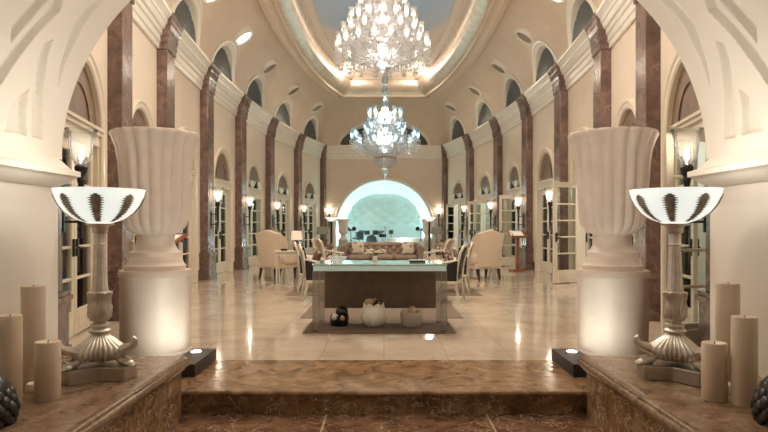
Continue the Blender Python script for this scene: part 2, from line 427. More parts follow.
# floor, step, passage floor
S(MB().box(-9, 9, 5.73, 36, -.2, 0).build('floor', M['floor'], smooth=0), 'polished beige marble tiled floor of the hall', 'floor')
mb = MB().box(-3.6, 3.6, 4.66, 5.73, -.04, 0)
mb.tube([(-3.6, 4.66, -.02), (3.6, 4.66, -.02)], .02, 10)
S(mb.build('trim_1', M['tread']), 'polished brown marble step tread at the edge of the hall', 'step')
S(MB().box(-3.6, 3.6, 4.69, 5.73, -.25, -.04).build('trim_2', M['brown'], smooth=0), 'veined brown marble step riser under the tread', 'step')
S(MB().box(-3.6, 3.6, -4, 4.69, -.35, -.19).build('floor_passage', M['lowfloor'], smooth=0), 'veined brown marble floor in front of the step', 'floor')

# coffered vault over the entrance passage
# recessed panels of the vault: corners as (angle from the springing, depth y)
RP = [
 [(0.2606,4.3925),(0.3548,4.3700),(0.4293,4.3608),(0.4896,4.3308),(0.5458,4.3378),(0.6005,4.3670),(0.6836,4.3855),(0.6527,4.2660),(0.5742,4.2323),(0.5212,4.2000),(0.4720,4.2171),(0.4170,4.2880),(0.3404,4.3249)],
 [(0.0614,4.3506),(0.1627,4.2886),(0.2542,4.2187),(0.3312,4.1587),(0.4005,4.1230),(0.3745,4.0568),(0.3118,4.0767),(0.2345,4.1184),(0.1502,4.1628),(0.0576,4.2032)],
 [(0.0602,4.1437),(0.1503,4.0930),(0.2155,4.0781),(0.1750,3.9983),(0.1134,3.9266),(0.0549,3.9044)],
 [(0.1047,3.7032),(0.1911,3.7891),(0.3202,3.8966),(0.4053,3.9591),(0.4936,4.0281),(0.5468,3.9683),(0.5341,3.9128),(0.4980,3.9217),(0.4232,3.8607),(0.3388,3.7982),(0.2777,3.7505),(0.1821,3.6621)],
 [(0.3291,3.7599),(0.3596,3.7799),(0.4281,3.8303),(0.4971,3.8653),(0.5491,3.8777),(0.5177,3.7436),(0.4500,3.7276),(0.3768,3.7044)],
]
def sd(poly, p):
    inside = False; dm = 9; n = len(poly)
    px_, py_ = p
    for i in range(n):
        ax, ay = poly[i]; bx, by = poly[(i+1) % n]
        if (ay > py_) != (by > py_) and px_ < (bx-ax)*(py_-ay)/(by-ay)+ax: inside = not inside
        dx, dy = bx-ax, by-ay
        t = max(0, min(1, ((px_-ax)*dx+(py_-ay)*dy)/(dx*dx+dy*dy+1e-12)))
        dm = min(dm, math.hypot(px_-ax-t*dx, py_-ay-t*dy))
    return dm if inside else -dm
K = 2.2                                    # metres of arc per radian
RP = [[(a*K, y) for a, y in poly] for poly in RP]
BBX = [(min(q[0] for q in p)-.05, max(q[0] for q in p)+.05, min(q[1] for q in p)-.05, max(q[1] for q in p)+.05) for p in RP]
ys = [-3.5, -2, -1, 0, 1, 2, 2.6] + [2.9+.0062*k for k in range(275)]
ys[-1] = 4.6
NT = 250
thetas = [PI/2*k/NT for k in range(NT+1)]
def recess(a, y):
    d = -1
    for poly, bb in zip(RP, BBX):
        if bb[0] < a*K < bb[1] and bb[2] < y < bb[3]:
            d = max(d, sd(poly, (a*K, y)))
    t = max(0, min(1, (d+.002)/.012))
    return .05*t
half = [[recess(a, y) for a in thetas] for y in ys]
mb = MB(); vs = []; nth = 2*NT+1
for j, y in enumerate(ys):
    for i in range(nth):
        a = PI*i/(2*NT); d = half[j][i if i <= NT else 2*NT-i]
        vs.append((-(VA+d)*cos(a), y, VZ+(VB+d)*sin(a)))
mb.add(vs, [(j*nth+i, j*nth+i+1, (j+1)*nth+i+1, (j+1)*nth+i) for j in range(len(ys)-1) for i in range(nth-1)])
vo = mb.build('ceiling_vault', M['vault'], smooth=50)
S(vo, 'ivory vaulted entrance arch carved with curved recessed panels', 'arch')
for s in (1, -1):
    S(MB().box(min(s*2.5, s*3.6), max(s*2.5, s*3.6), -3.5, 4.6, -.25, 1.8).build('wall_passage_'+SIDE[s], M['vault'], smooth=0),
      f'plain ivory pier under the {SIDE[s]} springing of the entrance arch', 'wall')
    mb = MB()
    pr = [(0,1.57),(.015,1.572),(.03,1.58),(.07,1.605),(.105,1.635),(.125,1.655),(.14,1.66),(.14,1.70),(.09,1.715),(.03,1.79),(0,1.79)]
    # walk so that the passage (and hall) lies on the left of the path
    path = [(2.5, -3.5), (2.5, 4.53), (3.3, 4.53)] if s > 0 else [(-3.3, 4.53), (-2.5, 4.53), (-2.5, -3.5)]
    mb.sweep(pr, path)
    S(mb.build('trim_%d' % (3 if s > 0 else 4), M['vault'], smooth=30), f'moulded ivory impost ledge capping the {SIDE[s]} pier', 'moulding')
    # marble ledge
    mb = MB()
    mb.box(min(s*1.56, s*2.6), max(s*1.56, s*2.6), -3, 4.62, -.25, .17)
    led = mb.build('marble_ledge', M['brown'], smooth=0)
    S(led, f'low brown marble ledge along the {SIDE[s]} pier carrying lamp and candles', 'ledge')
    pr2 = [(0,.17),(.02,.17),(.025,.185),(.035,.19),(.048,.20),(.055,.215),(.055,.235),(.046,.25),(.036,.254),(.036,.262),(.025,.275),(.0,.28)]
    path = [(1.56, -3), (1.56, 4.62), (3.3, 4.62)] if s > 0 else [(-3.3, 4.62), (-1.56, 4.62), (-1.56, -3)]
    mb = MB().sweep(pr2, path)
    mb.box(min(s*1.56, s*2.6), max(s*1.56, s*2.6), -3, 4.62, .17, .28)
    mb.build('ledge_top', M['ledge'], led, smooth=40)
S(MB().box(-3.6, 3.6, -4.2, -4, -.3, 4.4).build('wall_entrance', M['wall'], smooth=0), 'plain wall behind the viewpoint', 'wall')

# ------------------------------------------------------------------ cove ceiling, tray
def cat(ps, t):
    n = len(ps)-1; i = min(int(t), n-1); f = t-i
    p0, p1, p2, p3 = ps[max(i-1,0)], ps[i], ps[i+1], ps[min(i+2,n)]
    if i == 0: p0 = (2*p1[0]-p2[0], 2*p1[1]-p2[1])
    if i == n-1: p3 = (2*p2[0]-p1[0], 2*p2[1]-p1[1])
    return tuple(.5*(2*p1[k]+(p2[k]-p0[k])*f+(2*p0[k]-5*p1[k]+4*p2[k]-p3[k])*f*f+(3*p1[k]-p0[k]-3*p2[k]+p3[k])*f**3) for k in (0,1))
def lin(ps, t):
    i = min(int(t), len(ps)-2); f = t-i
    return tuple(ps[i][k]+(ps[i+1][k]-ps[i][k])*f for k in (0,1))
right = [(lin(P, k/36), cat(RING, k/36)) for k in range(253)]
def end(a, b, n): return [tuple(tuple(a[q][k]+(b[q][k]-a[q][k])*j/n for k in (0,1)) for q in (0,1)) for j in range(1, n)]
mir = lambda w_: ((-w_[0][0], w_[0][1]), (-w_[1][0], w_[1][1]))
left = [mir(q) for q in right[::-1]]
nearR = ((3.25, YF), RING[0]); nearL = mir(nearR)
loop = right + [tuple(map(tuple, q)) for q in end(right[-1], left[0], 120)] + left + [nearL] + [tuple(map(tuple, q)) for q in end(nearL, nearR, 16)] + [nearR]
def cove_pt(wl, rg, u):
    f = 1-cos(u*PI/2)
    return Vector((wl[0]+(rg[0]-wl[0])*f, wl[1]+(rg[1]-wl[1])*f, ZC+(ZT-ZC)*sin(u*PI/2)))
mb = MB(); nu = 56; n = len(loop)
WIN = [(*bay_mid(i, s), bay(i, s)[1], 1.0 if i < 6 else .88, .94) for s in (1, -1) for i in range(7)] + [(0, YB, PI, 2.1, .95)]
def cove_in(z):                                # how far the cove has left the wall at a height (fraction)
    t = min(1, max(0, (z-ZC)/(ZT-ZC))); return 1-math.sqrt(1-t*t)
cv = []
for j in range(nu+1):
    for i in range(n):
        p = cove_pt(*loop[i], (j/nu)**.9)
        if p.z < 6.2:
            for wx, wy, wr, hw_, b_ in WIN:
                dx, dy = p.x-wx, p.y-wy
                lx, ly = dx*cos(wr)+dy*sin(wr), -dx*sin(wr)+dy*cos(wr)
                if abs(lx) < hw_+.07 and -.3 < ly < .06+(1.5 if wy < YB else 2.8)*cove_in(p.z) and (lx/(hw_+.07))**2+((p.z-ZC-.02)/(b_+.07))**2 < 1:
                    p = Vector((wx+lx*cos(wr)+.03*sin(wr), wy+lx*sin(wr)-.03*cos(wr), p.z)); break
        cv.append(tuple(p))
mb.add(cv, [(j*n+i, j*n+(i+1) % n, (j+1)*n+(i+1) % n, (j+1)*n+i) for j in range(nu) for i in range(n)])
S(mb.build('ceiling_cove', M['cove'], smooth=60), 'curved peach plaster cove rising from the cornice to the ceiling tray', 'ceiling')
ring = [q[1] for q in loop if True]
rr = []
for q in ring:
    if not rr or math.hypot(q[0]-rr[-1][0], q[1]-rr[-1][1]) > .02: rr.append(q)
ring = rr
mb = MB().sweep([(-.06,6.92),(-.06,6.84),(-.02,6.80),(.10,6.80),(.14,6.84),(.18,6.86),(.27,6.87),(.30,6.83),(.36,6.83),(.38,6.90),(.38,6.95)], ring, True)
S(mb.build('trim_5', M['cove'], smooth=30), 'plaster lip moulding round the ceiling tray', 'moulding')
mb = MB().sweep([(.36,6.90)]+[(.36+.46*sin(R(a)), 7.40-.50*cos(R(a))) for a in range(0, 91, 9)]+[(.82,7.46)], ring, True)
S(mb.build('trim_6', M['foil'], smooth=60), 'gold and silver leafed rolled band round the ceiling tray', 'moulding')
mb = MB().sweep([(.80,7.45),(.92,7.45),(.94,7.50),(1.0,7.52),(1.06,7.58),(1.06,7.72)], ring, True)
S(mb.build('trim_7', M['cove'], smooth=30), 'stepped plaster moulding inside the leafed ceiling band', 'moulding')
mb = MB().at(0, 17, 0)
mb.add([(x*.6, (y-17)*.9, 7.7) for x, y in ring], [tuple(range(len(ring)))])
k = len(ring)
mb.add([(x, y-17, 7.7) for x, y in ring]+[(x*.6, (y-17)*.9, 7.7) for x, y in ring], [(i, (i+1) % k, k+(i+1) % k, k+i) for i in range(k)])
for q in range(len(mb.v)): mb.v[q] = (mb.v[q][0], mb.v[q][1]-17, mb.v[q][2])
o = mb.build('ceiling', M['ceil_blend'], smooth=0); o.location = (0, 17, 0)
S(o, 'flat hall ceiling of pale blue blending outwards to peach', 'ceiling')

# cornice runs (one per side) and end wall run
CP = [(0,4.5),(.05,4.5),(.05,4.60),(.075,4.615),(.075,4.73),(.11,4.75),(.11,4.83),(.15,4.85),(.19,4.93),(.21,4.94),(.21,5.0),(.28,5.07),(.30,5.08),(.30,5.13),(0,5.13)]
for s in (1, -1):
    pts = [(s*x, y) for x, y in P]
    mb = MB().sweep(CP, pts if s > 0 else pts[::-1])
    S(mb.build('trim_%d' % (8 if s > 0 else 9), M['cornice'], smooth=25), f'banded ivory cornice along the {SIDE[s]} side of the hall', 'cornice')
S(MB().sweep(CP, [(2.98, YB), (-2.98, YB)]).build('trim_10', M['cornice'], smooth=25), 'banded ivory cornice above the stage arch', 'cornice')
mb = MB().at(0, YB, 0, PI); arch_ring(mb, 2.3, 1.18, 2.3, [(0,-.02),(0,.05),(.05,.07),(.10,.07),(.14,.03),(.14,-.02)], 48)
S(mb.build('trim_11', M['cornice'], smooth=30), 'moulded rim of the stage arch', 'moulding')
for s in (1, -1):
    mb = MB()
    for i in range(7):
        A, rz, l = bay(i, s); h = HWS[i]
        mb.at(A[0], A[1], 0, rz)
        for a, b in ((.3, l/2-h-.16), (l/2+h+.16, l-.3)):
            mb.box(a, b, 0, .03, 0, .22); mb.box(a, b, 0, .02, .22, .25)
    S(mb.build('baseboard_'+SIDE[s], M['column'], smooth=0), f'brown marble skirting between doors on the {SIDE[s]} wall', 'baseboard')

# ------------------------------------------------------------------ columns
def col_frame(i, s):
    x, y = P[i]
    a = P[i-1] if i > 0 else (P[0][0]*2-P[1][0], P[0][1]*2-P[1][1]); b = P[i+1] if i < 7 else (2*P[7][0]-P[6][0], 2*P[7][1]-P[6][1])
    if i == 0: a = (3.0, 4.6)
    t = (b[0]-a[0], b[1]-a[1])
    if s < 0: t = (t[0], -t[1])
    return (s*x, y), math.atan2(t[1], t[0])
def make_column():
    c = thing('marble_column', 'x', 'column', kind='structure')
    mb = MB().box(-.34, .34, -.1, .24, 0, .56)
    mb.box(-.36, .36, -.1, .26, 0, .12)
    mb.box(-.37,.37,-.1,.27,.56,.61).box(-.35,.35,-.1,.25,.61,.65)
    mb.build('plinth', M['column'], c, smooth=0, bevel=.008)
    MB().box(-.275, .275, -.1, .20, .65, 4.5).build('shaft', M['column'], c, smooth=0, bevel=.01)
    mb = MB()
    path = [(.275,-.1),(.275,.20),(-.275,.20),(-.275,-.1)]
    mb.sweep([(o*.45, z) for o, z in CP], path[::-1])
    mb.box(-.275, .275, -.1, .20, 4.5, 5.13)
    mb.build('capital', M['column'], c, smooth=25)
    return c
def make_sconce():
    c = thing('torch_sconce', 'x', 'wall lamp', group='torch sconces on the marble columns')
    MB().box(-.025, .025, 0, .02, 1.22, 1.66).build('backplate', M['black'], c, smooth=0, bevel=.004)
    for z in (1.32, 1.56):
        mb = MB().tube([(0, .0, z), (0, .16, z)], .012, 8); mb.ball((0, .165, z), .022, 8)
        mb.build('arm', M['black'], c)
    mb = MB().at(0, .165, 0).lathe([(.0,1.16),(.012,1.17),(.018,1.2),(.012,1.23),(.020,1.26),(.028,1.7),(.04,1.72),(.03,1.75),(.055,1.80),(.062,1.84),(.05,1.86),(0,1.86)], 14)
    mb.build('torch_shaft', M['black'], c)
    mb = MB().at(0, .165, 0).lathe([(.045,1.86),(.062,1.88),(.088,1.93),(.10,2.0),(.108,2.08),(.13,2.17),(.15,2.2),(.147,2.203),(.126,2.17),(.104,2.08),(.096,2.0),(.084,1.93),(.058,1.885),(.04,1.865)], 24)
    mb.build('glass_shade', M['shade_glass'], c)
    MB().ball((0, .165, 1.95), .026, 10, 1.6).build('bulb', M['torch'], c)
    return c
for s in (1, -1):
    for i in range(8):
        (x, y), rz = col_frame(i, s)
        lab = f'brown marble column, {ORD[i]} from the entrance along the {SIDE[s]} wall'
        if s == 1 and i == 0:
            col0 = make_column(); col0.location = (x, y, 0); col0.rotation_euler = (0, 0, rz); col0['label'] = lab
            sco0 = make_sconce(); ss = sco0
        else:
            dup(col0, (x, y, 0), rz, lab); ss = dup(sco0)
        nx, ny = -sin(rz), cos(rz)
        ss.location = (x+nx*.20, y+ny*.20, 0); ss.rotation_euler = (0, 0, rz)
        ss['label'] = f'lit black torch sconce with glass bell shade on the {ORD[i]} {SIDE[s]} column from the entrance'
        if i == 0:
            ss.location = (s*3.055, 5.70, 0)
        lamp('sconce_light', (ss.location[0]+nx*.165, ss.location[1]+ny*.165, 2.06), 6 if i else 3, (1,.83,.63), .015)

# ------------------------------------------------------------------ french doors
def make_leaf(W, name='leaf'):
    H = 2.26
    mb = MB()
    mb.box(0, .095, -.025, .025, .02, H).box(W-.095, W, -.025, .025, .02, H)
    mb.box(.095, W-.095, -.025, .025, .02, .30).box(.095, W-.095, -.025, .025, H-.12, H)
    npn = 5; z0, z1 = .30, H-.12
    for k in range(1, npn):
        z = z0+(z1-z0)*k/npn; mb.box(.095, W-.095, -.02, .02, z-.016, z+.016)
    mb.box(.15, W-.15, -.032, .032, .08, .24)
    return mb, MB().box(.09, W-.09, -.004, .004, .28, H-.10), MB().box(W-.075, W-.035, -.05, .05, .93, 1.13).tube([(W-.055,-.06,1.03),(W-.055,.06,1.03)], .012, 8).tube([(W-.055,.06,1.03),(W-.16,.065,1.03)], .012, 8).tube([(W-.055,-.06,1.03),(W-.16,-.065,1.03)], .012, 8)
meshes = {}
def add_leaf(root, W, x, rz, flip):
    """flip: hinge on the +x jamb, leaf runs towards -x"""
    key = (W, flip)
    if key not in meshes:
        a, b, c = make_leaf(W)
        if flip:
            for q in (a, b, c): q.v = [(-p[0], p[1], p[2]) for p in q.v]
        lo = a.build('leaf', M['door'], root, smooth=0, bevel=.006)
        b.build('glass', M['pane'], lo, smooth=0); c.build('handle', M['black'], lo)
        meshes[key] = lo
    else:
        lo = dup(meshes[key], parent=root)
    lo.location = (x, -.08, 0); lo.rotation_euler = (0, 0, rz)
    return lo
OPEN = {(1,0): (122, None), (1,2): (None, 60), (1,5): (75, 62), (-1,4): (0, 35), (-1,5): (0, 0), (1,4): (78, 0), (1,6): (0, 50)}
dn = 0
for s in (1, -1):
    for i in range(7):
        dn += 1
        A, rz, l = bay(i, s); h = HWS[i]
        cx, cy = bay_mid(i, s)
        d = thing('door_%d' % dn, f'arched ivory french door in the {ORD[i]} bay from the entrance on the {SIDE[s]} wall', 'door', (cx, cy, 0), rz, 'arched french doors along the hall', 'structure')
        mb = MB()
        arch_ring(mb, h, ZS, h, [(0,-.2),(0,.03),(.03,.05),(.09,.05),(.12,.07),(.15,.05),(.15,-.02)], 28)
        mb.box(-h, -h+.055, -.2, 0, 0, ZS).box(h-.055, h, -.2, 0, 0, ZS)
        mb.build('frame', M['door'], d, smooth=30)
        mb = MB().box(-h, h, -.16, .01, ZS-.15, ZS+.03).box(-h, h, -.16, .05, ZS-.02, ZS+.03).box(-h, h, -.16, .08, ZS+.03, ZS+.07)
        mb.build('transom', M['door'], d, smooth=0, bevel=.006)
        z1 = ZS+.07
        if i >= 4:
            zz = ZS+.42*h
            half_ = [(-math.sqrt(max(0, h*h-(z-ZS)**2)), z) for z in [zz+(ZS+h-zz)*k/16 for k in range(17)]]
            MB().prism(half_+[(-x, z) for x, z in half_[::-1]], .03, 'y', -.06).build('lunette_panel', M['lunette'], d, smooth=0)
            low = [(-math.sqrt(max(0, h*h-(z-ZS)**2)), z) for z in [z1+(zz-z1)*k/6 for k in range(7)]]
            MB().prism(low+[(-x, z) for x, z in low[::-1]], .01, 'y', -.05).build('lunette_glass', M['pane'], d, smooth=0)
            mb = MB()
            for a in (35, 62, 90, 118, 145):
                mb.tube([(0, -.045, z1), (h*.97*cos(R(a)), -.045, ZS+h*.97*sin(R(a)))], .014, 6)
            mb.build('lunette_bars', M['door'], d)
        else:
            pts = [(-h*cos(PI*k/24), ZS+h*sin(PI*k/24)) for k in range(25)]
            mb = MB().prism(pts, .03, 'y', -.06)
            mb.build('lunette_panel', M['lunette'], d, smooth=0)
            mb = MB()
            arch_ring(mb, h*.55, ZS+.07, h*.55, [(0,-.04),(0,-.01),(.04,-.01),(.04,-.04)], 20, jamb=False)
            mb.build('lunette_moulding', M['lunette'], d, smooth=30)
        W = round(h-.06, 3)
        a0, a1 = OPEN.get((s, i), (0, 0))
        add_leaf(d, W, -h+.055, R(a0 or 0), False)
        add_leaf(d, W, h-.055, -R(a1 or 0), True)

# ------------------------------------------------------------------ arched upper windows in the cove
wn = 0
def upper_window(n, cx, cy, rz, hw, b, lab, span=1.25):
    d = thing('window_%d' % n, lab, 'window', (cx, cy, 0), rz, 'arched grille windows above the cornice', 'structure')
    y = .03
    mb = MB(); arch_ring(mb, hw, ZC+.02, b, [(0,-.02),(0,0),(.03,.03),(.07,.03),(.09,.055),(.14,.045),(.15,-.02)], 36, jamb=False)
    mb.v = [(q[0], q[1]+cove_in(q[2])*span if q[1] > -.01 else q[1], q[2]) for q in mb.v]
    mb.build('frame', M['cornice'], d, smooth=30)
    pts = [(-hw*cos(PI*k/24), ZC+.02+b*sin(PI*k/24)) for k in range(25)]
    MB().prism(pts, .04, 'y', y-.06).build('backing', M['grille'], d, smooth=0)
    mb = MB(); st = .12
    for dr in (1, -1):
        c = -hw-b
        while c < hw+b:
            seg = []
            for k in range(41):                      # clip the diagonal bar to the arch
                z = b*k/40; x = c + dr*z if dr > 0 else -c - z
                if z >= 0 and (x/hw)**2 + (z/b)**2 < .985: seg.append((x, y-.005, ZC+.02+z))
            if len(seg) > 2: mb.tube([seg[0], seg[-1]], .011, 4)
            c += st
    mb.build('lattice', M['grille_bar'], d, smooth=0)
    return d
for s in (1, -1):
    for i in range(7):
        wn += 1; cx, cy = bay_mid(i, s); _, rz, l = bay(i, s)
        upper_window(wn, cx, cy, rz, 1.0 if i < 6 else .88, .94, f'arched grille window above the cornice in the {ORD[i]} {SIDE[s]} bay from the entrance')
upper_window(15, 0, YB, PI, 2.1, .95, 'wide arched grille window above the stage arch', 2.7)

# roundel downlights in the cove
def make_roundel(lit):
    c = thing('roundel_light', 'x', 'ceiling light', group='roundel downlights in the cove')
    mb = MB().lathe([(.215,-.08),(.215,.025),(.23,.045),(.255,.04),(.27,.02),(.28,-.08)], 36, caps=False); mb.build('trim_ring', M['cornice'], c)
    MB().lathe([(0,.015),(.12,.017),(.215,.0)], 32, caps=False).build('lens', M['lens_on' if lit else 'lens_off'], c)
    return c
for s in (1, -1):
    for i in range(1, 7):
        t = i+.5; wl, rg = lin(P, t), cat(RING, t); wl, rg = (s*wl[0], wl[1]), (s*rg[0], rg[1])
        u = .565; p = cove_pt(wl, rg, u); du = cove_pt(wl, rg, u+.02)-p
        w2, r2 = lin(P, t+.05), cat(RING, t+.05); dt = cove_pt((s*w2[0], w2[1]), (s*r2[0], r2[1]), u)-p
        nrm = du.cross(dt).normalized()
        if nrm.z > 0: nrm = -nrm
        lit = (s < 0 and i in (1,2,3)) or (s > 0 and i in (1,2))
        nrm = (nrm*.72+Vector((0,0,-.28))).normalized()
        c = make_roundel(lit); c.location = p + nrm*.06
        c.rotation_mode = 'QUATERNION'; c.rotation_quaternion = nrm.to_track_quat('Z', 'Y')
        c.scale = (1.18,)*3; c['label'] = f"{'lit' if lit else 'unlit'} round recessed light in the cove over the {ORD[i]} {SIDE[s]} bay from the entrance"

# corridors behind the doors
for s in (1, -1):
    out = [(s*(x+2.6), y) for x, y in [(3.2,4.8)]+P[1:]]
    mb = MB()
    for (x0, y0), (x1, y1) in zip(out[:-1], out[1:]):
        mb.add([(x0,y0,0),(x1,y1,0),(x1,y1,4),(x0,y0,4)], [(0,1,2,3)])
    mb.add([(s*3.3,4.8,0),(out[0][0],4.8,0),(out[0][0],4.8,4),(s*3.3,4.8,4)], [(0,1,2,3)])
    mb.add([(s*3.0,29.2,0),(out[-1][0],28.8,0),(out[-1][0],28.8,4),(s*3.0,29.2,4)], [(0,1,2,3)])
    S(mb.build('wall_corridor_'+SIDE[s], M['corridor'], smooth=0), f'corridor wall seen through the {SIDE[s]} doors', 'wall')
    inner = [(s*(x+.2), y) for x, y in [(3.0,4.8)]+P[1:]]
    mb = MB()
    for k in range(7): mb.add([(*inner[k],4),(*inner[k+1],4),(*out[k+1],4),(*out[k],4)], [(0,1,2,3)])
    S(mb.build('ceiling_corridor_'+SIDE[s], M['cove'], smooth=0), f'corridor ceiling behind the {SIDE[s]} doors', 'ceiling')
    for k, (y, col, wt) in enumerate(((7,(1,.85,.7),20),(9.8,(.75,.92,1),26),(12.8,(1,.85,.7),22),(15.2,(.7,.92,1),38),(18.6,(.75,.95,1),38),(22.5,(.8,1,.95),40),(26.5,(.85,1,.95),34))):
        x = lin(P, min(range(8), key=lambda q: abs(P[q][1]-y)))[0]
        lamp('corridor_light', (s*(x+1.5), y, 3.0), wt*2.2, col, .2)

# stage apse behind the end arch
mb = MB(); RA = 3.5; n = 40
pts = [(RA*cos(PI*k/n), YB+.36+RA*.95*sin(PI*k/n)) for k in range(n+1)]
for (x0, y0), (x1, y1) in zip(pts[:-1], pts[1:]):
    mb.add([(x0,y0,0),(x1,y1,0),(x1,y1,4.2),(x0,y0,4.2)], [(0,1,2,3)])
mb.add([(x,y,4.2) for x, y in pts], [tuple(range(len(pts)))])
S(mb.build('wall_stage', M['stage_white'], smooth=50), 'curved white wall round the stage lit pale cyan', 'wall')
S(MB().box(-3.4, 3.4, YB+.4, 33, 0, .3).build('floor_stage', M['stage_floor'], smooth=0), 'raised stage floor behind the end arch', 'floor')
# ------------------------------------------------------------------ band shell on the stage
bs = thing('band_shell', 'pale ribbed half dome shell behind the drum kit on stage', 'band shell', (0, 30.2, .3))
mb = MB()
def shell(u, v):
    a = PI*u; p = PI/2*v*.93
    dia = abs(sin(u*PI*7+v*PI*4.5))*abs(sin(u*PI*7-v*PI*4.5))
    r = 1.92-.06*dia
    return (r*cos(p)**.8*cos(a), r*cos(p)**.8*sin(a)*.9, 1.0+1.62*sin(p))
mb.grid(112, 64, shell); mb.build('dome', M['shell'], bs, smooth=40)
mb = MB().lathe([(1.92,0),(1.92,1.0)], 40, caps=False, a0=0, a1=PI)
mb.v = [(x, y*.9, z) for x, y, z in mb.v]
mb.build('base_wall', M['stage_white'], bs)

# drum kit
dk = thing('drum_kit', 'black drum kit with dark cymbals on the stage', 'drum kit', (-.62, 29.75, .3))
mb = MB().at(0, 0, .27, rx=PI/2).lathe([(0,-.2),(.26,-.2),(.27,-.19),(.27,.19),(.26,.2),(0,.2)], 24); mb.build('bass_drum', M['drum'], dk)
for x, y, z, r, h in ((-.22,-.05,.55,.14,.2),(.2,-.05,.55,.15,.22),(-.6,.15,.3,.2,.4),(.55,.25,.42,.18,.16)):
    mb = MB().at(x, y, z).lathe([(0,0),(r,0),(r,h),(0,h)], 20); mb.build('drum', M['drum'], dk)
    mb = MB().at(x, y, 0)
    for a in range(3): mb.tube([(0,0,z*.9),(.16*cos(a*2.1),.16*sin(a*2.1),.01)], .012, 6)
    mb.build('drum_stand', M['chrome'], dk)
for x, y, z, r, tl in ((-.42,.1,.72,.24,6),(.32,.0,.66,.33,-14),(-.82,.05,.38,.16,0)):
    mb = MB().at(x, y, z, ry=R(tl), rx=R(14)).lathe([(0,.03),(.05,.02),(r*.6,.008),(r,-.01),(r,-.016),(.05,.01),(0,.015)], 24); mb.build('cymbal', M['cymbal'], dk)
    mb = MB().tube([(x,y,z),(x,y,.25)], .011, 6)
    for a in range(3): mb.tube([(x,y,.25),(x+.22*cos(a*2.1),y+.22*sin(a*2.1),.01)], .011, 6)
    mb.build('cymbal_stand', M['chrome'], dk)
# mic stand, keyboard-like box, speakers on stands
ms = thing('microphone_stand', 'thin black microphone stand beside the drum kit', 'microphone stand', (.06, 30.4, .3))
mb = MB().tube([(0,0,.02),(0,0,.82)], .012, 8); mb.build('pole', M['black'], ms)
MB().lathe([(0,0),(.13,0),(.13,.015),(.03,.03),(0,.03)], 20).build('base', M['black'], ms)
MB().at(0,0,.86, rx=R(25)).lathe([(.0,-.08),(.014,-.08),(.018,.02),(.03,.05),(.028,.08),(0,.09)], 12).build('microphone', M['black'], ms)
sb = thing('stage_counter', 'long low beige counter at the right of the stage', 'counter', (1.30, 29.75, .3))
MB().box(-1.15, 1.15, -.2, .2, 0, .36).build('body', M['stagebox'], sb, smooth=0, bevel=.01)
MB().box(-1.18, 1.18, -.23, .23, .36, .40).build('counter_top', M['stage_white'], sb, smooth=0, bevel=.008)
st = thing('music_stand', 'small dark music stand standing behind the beige stage counter', 'music stand', (.36, 30.4, .3))
MB().tube([(0,0,0),(0,0,.62)], .014, 8).lathe([(0,0),(.14,0),(.02,.04),(0,.04)], 14).build('pole', M['black'], st)
MB().at(0,0,.66, rx=R(-20)).box(-.11,.11,-.01,.01,-.09,.12).build('desk', M['black'], st, smooth=0)
def stage_speaker(x, label):
    c = thing('stage_light', label, 'stage light', (x, 29.35, .3), group='dark lamp heads on stands at the stage arch')
    mb = MB().tube([(0,0,.3),(0,0,.8)], .015, 8)
    for a in range(3): mb.tube([(0,0,.35),(.16*cos(a*2.1+.5),.16*sin(a*2.1+.5),.01)], .012, 6)
    mb.build('tripod', M['black'], c)
    for sg in (-1, 1):
        MB().at(sg*.12,0,.82, rz=sg*.5, rx=R(75)).lathe([(0,-.12),(.07,-.12),(.08,0),(.11,.1),(.10,.1),(.06,0),(0,-.02)], 16).build('lamp_head', M['drum'], c)
stage_speaker(-1.62, 'dark twin lamp heads on a tripod at the left jamb of the stage arch')
stage_speaker(1.80, 'dark twin lamp heads on a tripod at the right jamb of the stage arch')
for x, y, z, wt, r in ((-2.9,29.5,1.6,50,.2),(2.9,29.5,1.6,50,.2),(0,29.5,3.75,90,.25),(-2.2,31.2,1.0,30,.2),(2.2,31.2,1.0,30,.2)):
    lamp('stage_lamp', (x, y, z), wt*(.36 if z > 2 else 1.7), (.52,.95,1), r)

for x in (-1.0, 1.0): lamp('shell_fill', (x, 29.3, .42), 15, (.75,.98,1), .03)  # added fill to brighten the band shell, no fixtures built
# ------------------------------------------------------------------ stone urns on pedestals
def make_urn():
    c = thing('stone_urn', 'x', 'urn', group='carved stone urns on drum pedestals')
    nf = 18
    def fl(t, j):
        k = [0,0,0,0,0,0,0,0,0,0,.03,.07,.085,.085,.085,.085,.085,.085,.09,.09,.085,.06,.035,.03,.03][min(j,24)]
        return 1 + k*(abs(sin(t*nf/2))-.6)
    prof = [(.28,0),(.28,.045),(.265,.055),(.25,.09),(.245,.11),(.235,.12),(.235,.17),(.205,.19),(.18,.24),(.172,.30),(.175,.34),(.225,.365),(.275,.42),(.298,.50),(.305,.62),(.312,.76),(.322,.90),(.330,1.03),(.348,1.15),(.378,1.24),(.398,1.275),(.403,1.30),(.39,1.315),(.36,1.30),(.33,1.15)]
    mb = MB().lathe(prof, 144, fl, caps=False)
    mb.lathe([(.0,1.14),(.33,1.15)], 36, caps=False)
    mb.build('urn_body', M['stone'], c, smooth=50)
    return c
def make_pedestal():
    c = thing('stone_pedestal', 'x', 'pedestal', group='round stone pedestals under the urns')
    MB().lathe([(.322,0),(.322,.79),(.326,.795),(.335,.80),(.337,.835),(.33,.86),(0,.86)], 56).build('drum', M['pedestal'], c, smooth=40)
    MB().lathe([(.35,0),(.35,.07),(.335,.09),(.322,.10)], 56, caps=False).build('base_ring', M['pedestal'], c, smooth=40)
    return c
PEDX, PEDY = 2.2, 5.78
ur = make_urn(); pe = make_pedestal()
